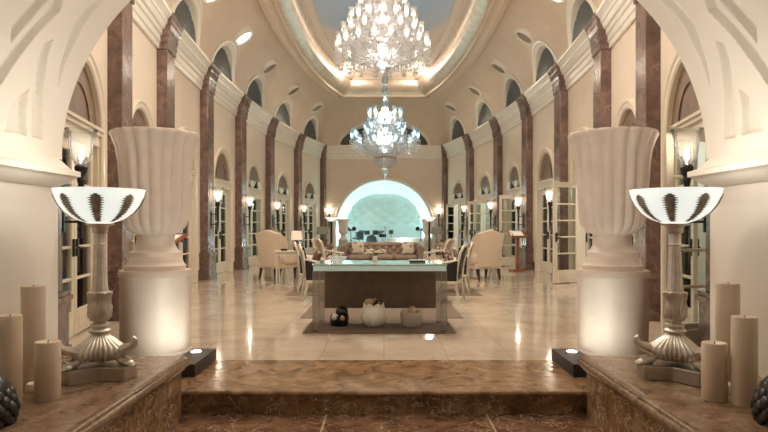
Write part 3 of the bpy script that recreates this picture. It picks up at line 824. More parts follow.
for k, (x, y, z, s, lab) in enumerate(((-2.2,PEDY,0,1,'behind the left marble ledge at the entrance'),(2.2,PEDY,0,1,'behind the right marble ledge at the entrance'),(-1.92,28.25,0,.74,'by the left jamb of the stage arch'),(2.05,28.25,0,.74,'by the right jamb of the stage arch'))):
    u = ur if k == 0 else dup(ur); p = pe if k == 0 else dup(pe)
    p.location = (x, y, z); p.scale = (s,)*3; u.location = (x, y, z+.86*s); u.scale = (s,)*3; u.rotation_euler = (0,0,.2*k)
    u['label'] = 'fluted stone urn with flared rim '+lab; p['label'] = 'plain round stone pedestal '+lab
for s in (-1, 1):
    c = thing('uplight_box', f'low black uplight box on the floor beside the {SIDE[s]} entrance pedestal', 'uplight', (s*1.715, 5.40, 0), group='black uplight boxes')
    mb = MB().box(-.115, .115, -.33, .33, 0, .112); mb.build('housing', M['black'], c, smooth=0, bevel=.005)
    MB().at(.035*s*1, .19, .113).lathe([(0,.004),(.04,.004),(.048,0)], 20, caps=False).build('lens', emitter('uplight_lens', (1,.98,.9), 12), c)
    l = lamp('uplight', (s*1.66, 5.60, .16), .7, (.93,1,.88), .05, 'SPOT', spot=150, blend=.9); aim(l, (s*2.1, 5.66, .75))
    l = lamp('uplight', (s*1.68, 5.10, .16), 14, (.95,1,.9), .06, 'SPOT', spot=130, blend=.95); aim(l, (s*2.05, 5.6, .7))

# ------------------------------------------------------------------ foreground lamps
def make_lamp():
    c = thing('table_torchiere', 'x', 'lamp', group='tall silver lamps on the ledges')
    # tri-lobed plinth with concave sides
    pl = []
    for k in range(3):
        a = R(90+120*k)
        ca, sa = cos(a), sin(a); tx, ty = -sa, ca
        for d in (-1, 1): pl.append((ca*.225+tx*d*-.07*-1, sa*.225+ty*d*.07))
        a2 = a+R(60); pl.append((cos(a2)*.105, sin(a2)*.105))
    mb = MB().prism(pl, .092, 'z', .0); 
    b = mb.build('plinth', M['silver_base'], c, smooth=0, bevel=.008)
    for k in range(3):
        a = R(90+120*k)
        mb = MB().at(0, 0, 0, rz=a)
        mb.tube([(.215,0,.115),(.16,0,.125),(.13,0,.15),(.155,0,.185),(.19,0,.203),(.222,0,.215),(.247,0,.237),(.252,0,.265),(.238,0,.278)], [.028,.034,.034,.036,.034,.028,.022,.015,.009], 10)
        mb.ball((.205,0,.107), .034, 12, .7, 1.2)
        for q in (-1, 0, 1): mb.ball((.238, q*.02, .098), .014, 8, .9, 1.4)
        mb.tube([(.13,0,.15),(.10,0,.165),(.105,0,.195),(.13,0,.19),(.125,0,.172)], [.02,.02,.018,.014,.006], 8)
        mb.build('clawed_foot', M['silver'], c)
    # fluted shell skirt
    def fl(t, j):
        return 1+(.14*cos(3*(t-R(90))) if j < 4 else .03*cos(3*(t-R(90))))+[.06,.06,.055,.05,.04,.02,0,0][min(j,7)]*cos(30*t)
    mb = MB().lathe([(.07,.118),(.135,.135),(.158,.175),(.140,.215),(.10,.25),(.068,.275),(.052,.29),(.05,.30)], 180, fl, caps=False)
    mb.build('shell_skirt', M['silver'], c, smooth=60)
    mb = MB().lathe([(.05,.298),(.066,.302),(.07,.315),(.062,.325),(.05,.33),(.052,.34),(.06,.346),(.058,.358),(.04,.366),(.034,.375)], 32, caps=False)
    mb.build('collar', M['silver'], c, smooth=40)
    def ac(t, j): return 1+.075*cos(8*t+j*PI)*(1 if 0 < j < 8 else 0)+.05*cos(24*t-j*1.7)*(1 if 0 < j < 8 else 0)
    mb = MB().lathe([(.034,.372),(.055,.382),(.070,.405),(.0745,.435),(.07,.47),(.066,.50),(.068,.53),(.074,.55),(.078,.565),(.066,.57),(.045,.572)], 96, ac, caps=False)
    mb.build('acanthus_vase', M['silver'], c, smooth=60)
    mb = MB().lathe([(.052,.57),(.052,.585),(.046,.60),(.036,.85),(.034,.87),(.042,.875),(.04,.885),(.036,.89),(.036,.95),(.046,.955),(.05,.965),(.05,.985),(.06,1.0),(.085,1.005),(.09,1.015),(.05,1.02)], 64, lambda t, j: 1+(.05*cos(16*t) if j in (2,3) else .05*cos(8*t) if j in (7,8,9) else 0), caps=False)
    mb.build('fluted_stem', M['silver'], c, smooth=50)
    bp = [(.0,1.015),(.08,1.02),(.145,1.045),(.20,1.085),(.240,1.135),(.266,1.19),(.280,1.24),(.273,1.24),(.259,1.19),(.233,1.14),(.19,1.092),(.135,1.055),(.0,1.03)]
    MB().lathe(bp, 64).build('glass_bowl', M['bowl'], c, smooth=50)
    # pierced silver leaves over the bowl
    def bowlr(z):
        for (r0, z0), (r1, z1) in zip(bp[1:6], bp[2:7]):
            if z0 <= z <= z1: return r0+(r1-r0)*(z-z0)/(z1-z0)
        return .3
    for k in range(8):
        a = R(45*k-90)
        mb = MB(); n = 48; vs = []; fs = []
        for q in range(n+1):
            z = 1.028+.175*q/n; r = bowlr(z)+.005
            wd = (.014+.032*(q/n)**.7)*(1 if q < n-8 else math.sqrt(max(.05,(n-q)/8.5)))
            wd *= (1.35, 1.15, .85, .65)[q % 4]
            for e in (-1, -.35, 0, .35, 1):
                da = e*wd/r; rr_ = r+.008*(1-e*e)-(.004 if e == 0 else 0)
                vs.append((rr_*cos(a+da), rr_*sin(a+da), z))
        fs = [(q*5+e, q*5+e+1, q*5+e+6, q*5+e+5) for q in range(n) for e in range(4)]
        mb.add(vs, fs); mb.build('silver_leaf', M['leafmetal'], c, smooth=60)
    return c
LZ = .28
tl = make_lamp()
tl.location = (-1.87, 3.95, LZ); tl.rotation_euler = (0, 0, R(20)); tl['label'] = 'tall silver lamp with lit glass bowl on the left marble ledge'
t2 = dup(tl, (1.915, 3.95, LZ), R(-32), 'tall silver lamp with lit glass bowl on the right marble ledge')
for x in (-1.87, 1.915):
    lamp('bowl_light', (x, 3.95, LZ+1.42), 6, (1,.90,.78), .22)

# candles
def make_candle(r, h):
    c = thing('pillar_candle', 'x', 'candle', group='ivory pillar candles on the ledges')
    MB().lathe([(0,0),(r-.004,0),(r,.005),(r,h-.01),(r-.004,h-.002),(r-.012,h),(r-.02,h-.004),(r*.5,h-.010),(0,h-.012)], 40).build('wax', M['candle'], c, smooth=40)
    MB().tube([(0,0,h-.014),(.002,0,h-.004),(.005,.002,h+.003)], .003, 6).build('wick', M['wick'], c)
    return c
for x, y, r, h, lab in (
    (-2.21,3.78,.070,.625,'tallest ivory pillar candle at the back of the left ledge'),
    (-2.085,3.34,.064,.505,'thick ivory candle cut by the left edge of the picture'),
    (-1.945,3.47,.069,.335,'short ivory pillar candle at the front of the left ledge'),
    (-2.10,3.62,.055,.055,'low candle stub between the tall candles on the left ledge'),
    (2.20,3.84,.070,.635,'tallest ivory pillar candle at the back of the right ledge'),
    (2.018,3.36,.067,.495,'thick mid-height ivory candle near the right edge'),
    (1.905,3.46,.068,.33,'short ivory pillar candle at the front of the right ledge'),
    (2.05,3.62,.055,.055,'low candle stub between the tall candles on the right ledge')):
    c = make_candle(r, h); c.location = (x, y, LZ); c['label'] = lab
# dark scaled ornaments
def make_orn():
    c = thing('bronze_artichoke', 'x', 'ornament', group='black scaled ornaments on the ledges')
    MB().lathe([(0,0),(.10,0),(.12,.04),(.125,.10),(.105,.19),(.06,.25),(0,.27)], 24).build('core', M['orn'], c)
    mb = MB()
    for j in range(8):
        z = .03+.03*j; rr_ = [.115,.125,.128,.122,.11,.09,.066,.04][j]; n = 11 if j < 5 else 8
        for k in range(n):
            a = 2*PI*(k+.5*(j % 2))/n
            mb.at(rr_*cos(a), rr_*sin(a), z, rz=a, ry=R(-20)); mb.ball((0,0,0), .034, 8, 1.1, .5, 1)
    mb.at(); mb.build('scales', M['orn'], c, smooth=60)
    return c
o1 = make_orn(); o1.location = (-2.0, 3.02, LZ); o1['label'] = 'black scaled ornament at the left end of the left ledge'
dup(o1, (2.02, 3.03, LZ), .3, 'black scaled ornament at the right end of the right ledge')

# ------------------------------------------------------------------ chandeliers
def drop(mb, x, y, z, h, r):
    mb.add([(x,y,z)]+[(x+r*cos(PI*k/2+.4), y+r*sin(PI*k/2+.4), z-h*.35) for k in range(4)]+[(x,y,z-h)], [(0,1,2),(0,2,3),(0,3,4),(0,4,1),(5,2,1),(5,3,2),(5,4,3),(5,1,4)])
def make_chandelier(label, loc, tiers, zb, bowl_r, ztop, cm, bulb, seed, bt=.40):
    """tiers: (radius, shade top height, count, shade height); zb bottom finial; all z are world heights"""
    rnd = random.Random(seed)
    x0, y0 = loc
    c = thing('crystal_chandelier', label, 'chandelier', (x0, y0, 0), group='crystal chandeliers down the middle of the hall')
    zl = tiers[0][1]
    hb = (zl-zb)
    # bowl with finial
    br = bowl_r; b0 = zb+hb*.18; b1 = zb+hb*bt
    mb = MB().lathe([(0,zb),(.03,zb+.01),(.045,zb+.05),(.03,zb+.09),(.06,zb+.12),(.08,b0-.02),(.05,b0)], 24, lambda t, j: 1+.08*cos(8*t), caps=False); mb.build('finial', M['crystal_blue'], c)
    mb = MB().lathe([(.05,b0),(br*.45,b0+.03),(br*.75,b0+(b1-b0)*.35),(br*.95,b0+(b1-b0)*.75),(br,b1),(br*.93,b1),(br*.5,b0+.08),(0,b0+.06)], 72, lambda t, j: 1+.03*cos(24*t), caps=False); mb.build('bowl', M['crystal'], c, smooth=50)
    mb = MB().lathe([(br*1.01,b1-.03),(br*1.06,b1),(br*1.01,b1+.03),(br*.96,b1)], 48, caps=False); mb.build('bowl_band', M['brass'], c)
    # stem
    zs_ = b1; prof = [(.05, zs_)]
    zz = tiers[-1][1]; k = 0
    while zz-zs_ > .15:
        prof += [(.09, zs_+.06), (.11, zs_+.12), (.05, zs_+.18), (.065, zs_+.22)]; zs_ += .24
    mb = MB().lathe(prof, 20, lambda t, j: 1+.06*cos(10*t), caps=False); mb.build('stem', M[cm], c, smooth=60)
    prof = []; z = zz
    while z < ztop-.1:
        prof += [(.03, z), (.09, z+.04), (.10, z+.14), (.075, z+.26), (.04, z+.30), (.055, z+.33), (.03, z+.36)]; z += .38
        if z > zz+1.6: break
    prof += [(.018, z), (.018, ztop)]
    MB().lathe(prof, 16, lambda t, j: 1+.05*cos(8*t), caps=False).build('suspension_rod', M['crystal_blue'], c, smooth=60)
    MB().at(0,0,ztop-.06).lathe([(.02,0),(.12,.02),(.2,.055),(0,.06)], 24, caps=False).build('ceiling_rose', M['brass'], c)
    dr = MB()
    for ti, (rad, zt, n, sh) in enumerate(tiers):
        za = zt-sh-.07            # cup height
        first = None
        for k in range(n):
            a = 2*PI*(k+.5*(ti % 2))/n
            if first is None:
                pts = []
                rb = .07
                for q in range(11):
                    f = q/10; pts.append((rb+(rad-rb)*f, 0, za-.02-.16*sin(PI*min(1,f*1.08))-.10*(1-f)**2+.02*f))
                am = MB().tube(pts, .017, 6).build('arm', M[cm], c, smooth=60)
                MB().at(rad,0,za).lathe([(.012,-.02),(.03,-.01),(.075,.015),(.08,.022),(.03,.012),(.022,.03),(.024,.06),(.0,.06)], 16, caps=False).build('drip_pan', M[cm], am)
                MB().at(rad,0,za+.05).lathe([(.026,0),(.045,sh*.12),(.056,sh*.3),(.050,sh*.6),(.062,sh*.85),(.085,sh),(.082,sh),(.058,sh*.85),(.046,sh*.6),(.052,sh*.3),(.04,sh*.12)], 16, caps=False).build('tulip_shade', M[cm], am, smooth=60)
                MB().at(rad,0,za+.05).ball((0,0,sh*.40), .030, 8, 1.7).build('bulb', M[bulb], am)
                pm = MB()
                for q in range(9):
                    t = 2*PI*q/9; hh = .09
                    for w_ in range(4): drop(pm, rad+(.075-.012*w_)*cos(t), (.075-.012*w_)*sin(t), za+.01-w_*hh, hh, .015)
                for q in range(4): drop(pm, pts[3+q*2][0], 0, pts[3+q*2][2]-.01, .13, .02)
                tag(pm.build('prisms', M['prism'], am, smooth=0), kind='stuff')
                first = am; am.rotation_euler = (0,0,a)
            else:
                dup(first, parent=c, rz=a)
        # crystal garlands from arms to the stem and curtain drops
        m_ = n*4
        for k in range(m_):
            a = 2*PI*k/m_
            rr_ = rad*.62+.03*rnd.random()
            for w_ in range(5): drop(dr, rr_*cos(a), rr_*sin(a), za+.02-w_*.085, .085, .016)
            rr_ = rad*.36
            for w_ in range(6): drop(dr, rr_*cos(a), rr_*sin(a), za+.22-w_*.085, .085, .016)
    for j in range(6):
        f = j/6; rr_ = br*(1-.8*f*f)+.012; zz_ = b1-.03-(b1-b0)*.9*f**1.3
        for k in range(40-5*j):
            a = 2*PI*k/(40-5*j); drop(dr, rr_*cos(a), rr_*sin(a), zz_, .07, .02)
    for k in range(44):
        a = 2*PI*k/44
        for w_ in range(3): drop(dr, br*1.05*cos(a), br*1.05*sin(a), b1+.02-w_*.08, .08, .014)
        for w_ in range(8):
            f = w_/8; rr_ = br+(tiers[0][0]*.6-br)*f
            drop(dr, rr_*cos(a), rr_*sin(a), b1+.05+(tiers[0][1]-tiers[0][3]-.15-b1)*f, .09, .016)
    d = dr.build('crystal_drops', M['prism'], c, smooth=0); tag(d, kind='stuff')
    return c
make_chandelier('large many tiered crystal chandelier hanging nearest the entrance', (-.03, 13.2),
    [(1.0,5.45,18,.27),(.86,5.72,14,.25),(.72,6.0,16,.27),(.5,6.4,12,.27)], 4.66, .36, 7.7, 'crystal', 'bulb', 1, .70)
make_chandelier('smaller crystal chandelier hanging low in front of the stage arch', (.03, 19.0),
    [(1.05,4.36,12,.30),(.86,4.14,8,.24),(.62,4.60,8,.24),(.52,5.02,10,.28)], 2.80, .34, 7.7, 'crystal_blue', 'bulb2', 2)
for x, y, z, wt in ((-.03,13.2,5.85,340),(-.03,13.2,5.2,210),(.03,19,4.75,250),(.03,19,4.05,210),(0,8.6,5.6,300)):  # last entry is an added fill over the near hall, no chandelier hangs there
    lamp('chandelier_and_fill', (x, y, z), wt, (1,.92,.81), .05)
# ------------------------------------------------------------------ rugs
def rug(x0, x1, y0, y1, m, lab, z):
    return tag(MB().box(x0, x1, y0, y1, 0.0, z).build('rug', m, smooth=0, bevel=.002), lab, 'rug')
rug(-.97, .86, 7.13, 8.22, M['rug'], 'dark brown rug under the glass console', .008)
rug(-1.16, 1.10, 8.32, 10.9, M['rug2'], 'taupe rug between console and armchairs', .008)
rug(-1.80, 1.80, 11.0, 16.2, M['rug2'], 'large taupe rug under the seating group', .008)

# ------------------------------------------------------------------ glass console
c = thing('glass_console', 'long glass topped console table with taupe panel on the brown rug', 'console table', (-.05, 7.2, .008))
mb = MB().box(-.81, .81, 0, .80, .79, .815); mb.build('glass_top', M['aquatop'], c, smooth=0, bevel=.006)
mb = MB().box(-.80, .80, .005, .02, .73, .79).box(-.80, .80, .78, .795, .73, .79).box(-.80,-.785,.02,.78,.73,.79).box(.785,.80,.02,.78,.73,.79); mb.build('apron', M['aquaedge'], c, smooth=0)
for x in (-.775, .775):
    for y in (.045, .755):
        MB().box(x-.035, x+.035, y-.035, y+.035, 0, .735).build('leg', M['acrylic'], c, smooth=0, bevel=.005)
MB().box(-.735, .735, .70, .73, .19, .70).build('back_panel', M['panel'], c, smooth=0, bevel=.005)
# vessels under it
v = thing('tulip_vase', 'white ribbed tulip shaped vase in the middle under the console', 'vase', (-.13, 7.62, .008))
def pet(t, j): return 1+.035*abs(sin(6*t))-.01
mb = MB().lathe([(.0,0),(.09,0),(.11,.012),(.15,.06),(.168,.12),(.165,.17),(.15,.215),(.135,.25)], 96, pet, caps=False)
n = 96; vs = []; fs = []
for i in range(n):
    t = 2*PI*i/n
    for j, (r, z) in enumerate(((.135,.25),(.132,.265+.035*abs(sin(4*t))),(.118,.26+.035*abs(sin(4*t))),(.118,.2))):
        vs.append((r*pet(t,0)*cos(t), r*pet(t,0)*sin(t), z))
for i in range(n):
    for j in range(3): fs.append((i*4+j, ((i+1) % n)*4+j, ((i+1) % n)*4+j+1, i*4+j+1))
mb.add(vs, fs).lathe([(0,.2),(.12,.2)], 24, caps=False); mb.build('vase_body', M['ceramic'], v, smooth=60)
def ball(x, y, z, r, m, lab, grp):
    return tag(MB().ball((0,0,0), r, 16, .95).build('decorative_ball', m, loc=(x, y, z)), lab, 'ball', grp)
ball(-.19, 7.58, .31, .06, M['tanball'], 'tan wicker ball on the left in the tulip vase', 'balls in the vessels')
ball(-.07, 7.59, .305, .057, M['darkball'], 'dark speckled ball on the right in the tulip vase', 'balls in the vessels')
ball(-.13, 7.70, .30, .06, M['tanball'], 'tan wicker ball at the back of the tulip vase', 'balls in the vessels')
b = thing('black_bowl', 'squat black ceramic bowl at the left under the console', 'bowl', (-.57, 7.68, .008))
MB().lathe([(0,0),(.10,0),(.115,.015),(.122,.08),(.118,.135),(.108,.135),(.11,.08),(.0,.06)], 36, caps=False).build('bowl_body', M['blackceramic'], b, smooth=40)
ball(-.54, 7.70, .175, .082, M['blackceramic'], 'large black ball sitting in the black bowl', 'balls in the vessels')
ball(-.62, 7.60, .125, .045, M['ceramic'], 'small cream ball at the front of the black bowl', 'balls in the vessels')
ball(-.53, 7.59, .115, .038, M['tanball'], 'small tan ball at the front of the black bowl', 'balls in the vessels')
p = thing('oval_planter', 'oval grey ceramic planter at the right under the console', 'planter', (.35, 7.60, .008))
mb = MB().lathe([(0,0),(.105,0),(.12,.012),(.145,.13),(.152,.17),(.15,.185),(.138,.185),(.132,.16),(.0,.11)], 48, caps=False)
mb.v = [(x, y*.72, z) for x, y, z in mb.v]; mb.build('planter_body', M['greyceramic'], p, smooth=40)
ball(.262, 7.60, .19, .045, M['greyceramic'], 'grey ball at the left of the oval planter', 'balls in the vessels')
ball(.355, 7.57, .20, .05, M['tanball'], 'tan wicker ball in the middle of the oval planter', 'balls in the vessels')
ball(.442, 7.60, .185, .04, M['tanball'], 'tan wicker ball at the right of the oval planter', 'balls in the vessels')
ball(.36, 7.665, .215, .045, M['tanball'], 'tan wicker ball heaped at the back of the oval planter', 'balls in the vessels')
# console top
TZ = .8235
f = thing('flower_vase', 'low vase of spreading cream flowers on the glass console', 'flowers', (-.115, 7.72, TZ))
MB().lathe([(0,0),(.04,0),(.044,.004),(.03,.02),(.028,.05),(.04,.075),(.034,.075),(.022,.05),(0,.03)], 20, caps=False).build('vase_body', M['ceramic'], f)
mb = MB(); lf = MB(); rnd = random.Random(4)
for k in range(26):
    a = rnd.random()*2*PI; r = .03+.12*rnd.random()**.7
    x, y, z = r*cos(a), r*sin(a)*.7, .10+.055*rnd.random()-.25*r*r*6*.1
    mb.tube([(0,0,.06),(x*.5,y*.5,z*.95),(x,y,z)], .0025, 4)
    for q in range(5):
        t = 2*PI*q/5; lf.ball((x+.016*cos(t), y+.016*sin(t), z+.004), .014, 6, .5)
mb.build('stems', M['leaf'], f); lf.build('blossoms', M['petal'], f, smooth=60)
cb = thing('crystal_bowl', 'low cut crystal bowl at the left on the glass console', 'bowl', (-.58, 7.50, TZ))
MB().lathe([(0,0),(.05,0),(.06,.01),(.10,.05),(.115,.075),(.108,.075),(.09,.048),(0,.02)], 40, lambda t, j: 1+.03*cos(20*t), caps=False).build('bowl_body', M['crystal'], cb)
bt = thing('lidded_box', 'small dark lidded box at the right on the glass console', 'box', (.42, 7.55, TZ))
MB().box(-.10,.10,-.06,.06,0,.022).build('body', M['dark_wood'], bt, smooth=0, bevel=.003)
MB().box(-.103,.103,-.063,.063,.022,.035).build('lid', M['chrome'], bt, smooth=0, bevel=.003)

# ------------------------------------------------------------------ chairs
def leg_round(mb, x, y, z1, r0=.014, r1=.026, dx=0, dy=0):
    return mb.tube([(x+dx,y+dy,0),(x+dx,y+dy,.03),(x,y,z1-.06),(x,y,z1)], [r0,r0*1.1,r1,r1], 10)
def make_armchair(label, up, fr, group=None, kindname='armchair', closed=False):
    """front faces +y"""
    c = thing(kindname, label, 'armchair', group=group)
    MB().cushion((0,.02,.42), .29, .28, .075, .4).build('seat', M[up], c, smooth=60)
    mb = MB().box(-.30,.30,-.27,.30,.31,.37); mb.build('seat_rail', M[fr], c, smooth=0, bevel=.012)
    for x, y, dy in ((-.27,.27,.02),(.27,.27,.02),(-.25,-.25,-.06),(.25,-.25,-.06)):
        leg_round(MB(), x, y, .33, dy=dy).build('leg', M[fr], c)
    def bk(u, v): # upholstered back
        x = (u-.5)*.46; z = .50+.40*v+(.035*cos((u-.5)*PI) if v > .99 else .035*cos((u-.5)*PI)*v)
        return (x, -.25-.10*v-.02*cos((u-.5)*PI), z)
    MB().slab(14, 12, bk, lambda u, v: (0, .05+.02*sin(PI*u)*sin(PI*v), .005)).build('backrest', M[up], c, smooth=60)
    pts = [(-.25,-.25,.33),(-.255,-.28,.60),(-.255,-.33,.84)]+[(-.255*cos(a), -.355-.012*sin(a), .87+.075*sin(a)) for a in [PI*k/10 for k in range(11)]]+[(.255,-.33,.84),(.255,-.28,.60),(.25,-.25,.33)]
    MB().tube(pts, .024, 8).build('back_frame', M[fr], c, smooth=60)
    for s in (-1, 1):
        mb = MB().tube([(s*.255,-.30,.70),(s*.29,-.20,.69),(s*.315,-.05,.655),(s*.315,.10,.63),(s*.305,.18,.62),(s*.30,.20,.60)], [.02,.021,.022,.024,.026,.02], 8)
        mb.tube([(s*.305,.14,.62),(s*.315,.10,.52),(s*.295,.08,.36)], .02, 8)
        mb.build('armrest', M[fr], c, smooth=60)
        if closed: MB().prism([(-.27,.36),(.10,.36),(.12,.60),(-.06,.64),(-.20,.68),(-.29,.70)], .03, 'x', s*.285-.015).build('side_panel', M[up], c, smooth=0, bevel=.006)
    return c
ac = make_armchair('white framed black armchair at the left end of the console', 'dark_up', 'white_wood', 'white framed black armchairs', closed=True)
ac.location = (-1.10, 10.4, .008); ac.rotation_euler = (0, 0, R(-78))
ac2 = dup(ac, (1.02, 10.2, .008), R(72), 'nearer white framed black armchair at the right end of the console')
ac3 = dup(ac, (1.34, 11.6, .008), R(78), 'white framed black armchair just behind another at the right of the console')
ac4 = dup(ac, (-1.40, 11.9, .008), R(-80), 'white framed black armchair behind the left one by the console')
def pillow(x, y, z, rz, m, lab, s=.19, tilt=-22):
    mb = MB()
    def pf(sg):
        def q(u, v):
            a, b = 2*u-1, 2*v-1
            e = (1-a*a)*(1-b*b)
            k = 1-.08*(a*a*b*b)-.06*(1-abs(a))*0
            return (a*s*k*(1-.06*(1-b*b)), sg*(.065*max(0, e)**.45+.006), b*s*k*(1-.06*(1-a*a)))
        return q
    mb.grid(14, 14, pf(1)).grid(14, 14, pf(-1))
    b = mb.build('pillow', m, smooth=60); b.location = (x, y, z); b.rotation_euler = (R(tilt), 0, rz)
    return tag(b, lab, 'pillow', 'patterned pillows on the seats')
pillow(-1.18, 10.42, .70, R(-78), M['pillow1'], 'cream damask pillow on the left black armchair')
pillow(1.10, 10.22, .70, R(72), M['pillow1'], 'cream damask pillow on the nearer right black armchair')
pillow(1.42, 11.61, .70, R(78), M['pillow2'], 'taupe damask pillow on the farther right black armchair')
# wing chairs
def make_wing(label):
    c = thing('wing_chair', label, 'wing chair', group='cream wing chairs')
    def hump(u): return .08*cos((u-.5)*2*PI)*.5+.04
    def bk(u, v):
        x = (u-.5)*(.62+.12*v)
        return (x, -.30-.12*v-.03*cos((u-.5)*PI), .30+(.80+hump(u))*v)
    MB().slab(20, 10, bk, lambda u, v: (0, .11, .01)).build('backrest', M['cream_up'], c, smooth=60, bevel=.015)
    for s in (-1, 1):
        def wg(u, v, s=s):
            d = u*(.30-.10*(v-.5)**2*4*.6)
            return (s*(.315+.05*v+.03*sin(PI*u)), -.27-.12*v+d, .62+.44*v-.06*u*u)
        MB().slab(10, 10, wg, lambda u, v, s=s: (-s*.07, 0, 0)).build('wing', M['cream_up'], c, smooth=60, bevel=.012)
        mb = MB().cushion((s*.34,.02,.50), .065, .33, .16, .5); mb.build('armrest', M['cream_up'], c, smooth=60)
    MB().box(-.36,.36,-.30,.33,.26,.38).build('seat_base', M['cream_up'], c, smooth=0, bevel=.02)
    MB().cushion((0,.04,.44), .28, .30, .08, .35).build('seat_cushion', M['cream_up'], c, smooth=60)
    for x, y, dy in ((-.31,.28,.01),(.31,.28,.01),(-.29,-.27,-.07),(.29,-.27,-.07)):
        MB().taper(x, y+dy, 0, .27, .018, .030, dy=-dy).build('leg', M['dark_wood'], c, smooth=0, bevel=.003)
    return c
wc = make_wing('cream wing chair with dark legs at the left, back turned to the entrance')
wc.location = (-2.60, 14.7, 0); wc.rotation_euler = (0, 0, R(-28))
dup(wc, (2.36, 14.5, 0), R(24), 'cream wing chair with dark legs at the right, back turned to the entrance')
dup(wc, (2.75, 17.6, 0), R(70), 'cream wing chair farther off behind the right one')
# left side table with lamp
t = thing('side_table', 'white slender legged side table beside the left wing chair', 'table', (-2.12, 13.4, 0))
MB().box(-.30,.30,-.22,.22,.70,.73).build('table_top', M['white_wood'], t, smooth=0, bevel=.006)
MB().box(-.26,.26,-.18,.18,.62,.70).build('apron', M['white_wood'], t, smooth=0, bevel=.004)
for x in (-.25,.25):
    for y in (-.17,.17): leg_round(MB(), x, y, .64, .012, .022).build('leg', M['white_wood'], t)
def table_lamp(x, y, z, shade, lab, h=.46, sr=.15):
    l = thing('table_lamp', lab, 'table lamp', (x, y, z), group='table lamps in the seating group')
    MB().lathe([(0,0),(.07,0),(.075,.012),(.03,.03),(.018,.06),(.03,.12),(.022,.17),(.012,.2),(.012,h-.14)], 20, caps=False).build('base', M['black'], l)
    MB().lathe([(sr,h-.2),(sr*.86,h),(sr*.85,h),(sr*.99,h-.2)], 28, caps=False).build('lamp_shade', M[shade], l)
    MB().ball((0,0,h-.1), .03, 8, 1.3).build('bulb', M['bulb'], l)
    return l
table_lamp(-1.95, 13.4, .73, 'cream_shade', 'table lamp with cream shade on the white side table', .44, .13)
tag(MB().box(-.07,.07,-.05,.05,0,.045).build('book', M['dark_wood'], smooth=0, bevel=.004, loc=(-2.22,13.35,.73)), 'small dark book on the white side table', 'book')
# tufted sofa facing the entrance
s_ = thing('tufted_sofa', 'taupe tufted sofa facing the entrance before the stage', 'sofa', (-.05, 17.0, 0))
def tuft(u, v):
    x = (u-.5)*2.0; z = .36+.40*v
    q = (u*10+(.5 if int(v*3.999) % 2 else 0)) % 1; e = (v*4) % 1
    d = abs(sin(PI*u*9+(PI/2)*v*4*1.0))*abs(sin(PI*u*9-(PI/2)*v*4*1.0))
    return (x, -.18+.10*v-.07*math.sqrt(d), z)
MB().slab(120, 32, tuft, lambda u, v: (0, .22-.03*v, .0)).build('backrest', M['taupe_up'], s_, smooth=60)
MB().tube([(-1.0,-.05,.75),(1.0,-.05,.75)], .075, 14).build('back_roll', M['taupe_up'], s_)
MB().box(-1.0,1.0,-.62,.14,.12,.34).build('base', M['taupe_up'], s_, smooth=0, bevel=.03)
for k in range(3): MB().cushion(((k-1)*.64,-.42,.41), .32, .34, .085, .3).build('seat_cushion', M['taupe_up'], s_, smooth=60)
for s in (-1, 1):
    mb = MB().box(min(s*.97,s*1.12), max(s*.97,s*1.12), -.64, .14, .12, .62); mb.tube([(s*1.05,-.66,.63),(s*1.05,.14,.68)], .105, 16)
    mb.build('armrest', M['taupe_up'], s_, smooth=40)
    for y in (-.55, .08): MB().taper(s*.98, y, 0, .13, .02, .032).build('leg', M['dark_wood'], s_, smooth=0)
pillow(-.72, 16.62, .68, PI, M['pillow2'], 'taupe damask pillow at the left end of the tufted sofa', .18, 16)
pillow(.66, 16.62, .68, PI, M['pillow2'], 'taupe damask pillow at the right end of the tufted sofa', .18, 16)
# sand bergeres beside the sofa
bg = make_armchair('white framed sand armchair left of the sofa', 'sand_up', 'white_wood', 'sand armchairs beside the sofa')
bg.location = (-1.25, 14.6, .008); bg.rotation_euler = (0, 0, R(-70))
dup(bg, (1.25, 14.6, .008), R(70), 'white framed sand armchair right of the sofa')
dup(bg, (1.5, 15.9, .008), R(95), 'white framed sand armchair farther off on the right of the rug')
dup(bg, (-1.5, 15.9, .008), R(-95), 'white framed sand armchair farther off on the left of the rug')
pillow(-1.36, 14.64, .69, R(-70), M['pillow1'], 'cream damask pillow on the nearer left sand armchair', .18)
pillow(1.36, 14.64, .69, R(70), M['pillow1'], 'cream damask pillow on the nearer right sand armchair', .18)
pillow(1.60, 15.9, .69, R(95), M['pillow2'], 'taupe damask pillow on the farther right sand armchair', .18)
# coffee table
ct = thing('coffee_table', 'low white coffee table before the sofa', 'table', (-.05, 14.3, .008))
MB().box(-.55,.55,-.35,.35,.38,.42).build('table_top', M['white_wood'], ct, smooth=0, bevel=.008)
for x in (-.48,.48):
    for y in (-.28,.28): leg_round(MB(), x, y, .39, .016, .026).build('leg', M['white_wood'], ct)
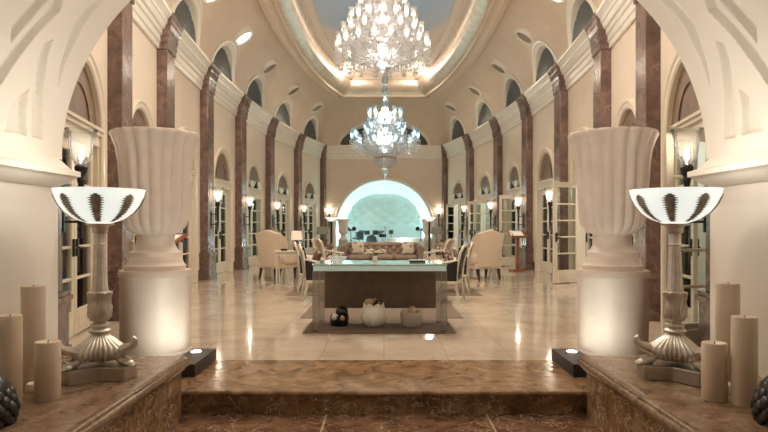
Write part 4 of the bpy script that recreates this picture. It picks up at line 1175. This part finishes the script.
# small lamp tables and lamps either side
for s, x in ((-1,-1.75),(1,1.5)):
    q = thing('lamp_table', f'small round dark lamp table at the {SIDE[s]} of the sofa', 'table', (x, 17.0, 0))
    MB().lathe([(0,.60),(.26,.60),(.27,.615),(.26,.63),(0,.63)], 28).build('table_top', M['dark_wood'], q, smooth=30)
    MB().lathe([(0,0),(.18,0),(.17,.03),(.05,.06),(.03,.1),(.04,.3),(.028,.5),(.06,.6)], 20, caps=False).build('pedestal', M['dark_wood'], q)
    table_lamp(x, 17.0, .63, 'lamp_shade', f'table lamp with grey green shade at the {SIDE[s]} of the sofa', .62, .17)
    tc = thing('torchiere', f'black floor lamp with white uplight bowl at the {SIDE[s]} of the seating group', 'floor lamp', (-1.44 if s < 0 else 1.24, 16.4, .0), group='black torchieres')
    MB().lathe([(0,0),(.13,0),(.13,.02),(.04,.04),(.028,.06),(.028,1.38),(.04,1.40),(0,1.41)], 16).build('pole', M['black'], tc)
    MB().lathe([(0,1.40),(.06,1.41),(.13,1.46),(.175,1.52),(.165,1.52),(.12,1.47),(0,1.43)], 28, caps=False).build('glass_bowl', M['bowl'], tc)
    lamp('torchiere_light', ((-1.44 if s < 0 else 1.24), 16.4, 1.62), 14, (1,.9,.75), .08)
# lecterns
def make_lectern(lab):
    c = thing('menu_lectern', lab, 'lectern', group='mahogany menu lecterns')
    MB().box(-.20,.20,-.17,.17,0,.05).build('base', M['red_wood'], c, smooth=0, bevel=.008)
    mb = MB().box(-.045,.045,-.045,.045,.05,1.0)
    mb.build('post', M['red_wood'], c, smooth=0, bevel=.006)
    dk_ = MB().at(0,0,1.05, rx=R(28)).box(-.24,.24,-.18,.18,-.02,.02).box(-.24,.24,-.19,-.165,.02,.045).build('desk', M['red_wood'], c, smooth=0, bevel=.004)
    MB().at(0,0,1.05, rx=R(28)).box(-.15,.15,-.13,.13,.0205,.026).build('menu', M['paper'], c, smooth=0)
    return c
lc = make_lectern('mahogany menu lectern against the right wall doors')
lc.location = (3.78, 17.0, 0); lc.rotation_euler = (0, 0, R(10))
dup(lc, (-3.62, 10.2, 0), R(-30), 'mahogany menu lectern partly hidden behind the left stone urn')

# ------------------------------------------------------------------ roundel and cove lights, added passage fill
for s in (1, -1):
    for i in (1, 2, 3, 5):
        wl, rg = lin(P, i+.5), cat(RING, i+.5)
        p = cove_pt(wl, rg, .52)
        l = lamp('roundel_spot', (s*(p.x-.15), p.y, p.z-.18), 110, (1,.84,.66), .15, 'SPOT', spot=120, blend=.8); aim(l, (s*1.8, p.y, 0))
for y, z, wt in ((3.95, 3.3, 37), (-2.4, 2.9, 9)):  # added fill under the arch crown and behind the camera, no fixtures
    lamp('passage_fill', (0, y, z), wt, (1,.90,.78), .2)
for s in (1, -1):
    for y in (8.5, 12, 16, 20, 24):
        lamp('cove_light', (s*2.45, y, 7.2) if 9 < y < 22 else (s*1.3, y, 7.2), 34, (1,.88,.74), .1)
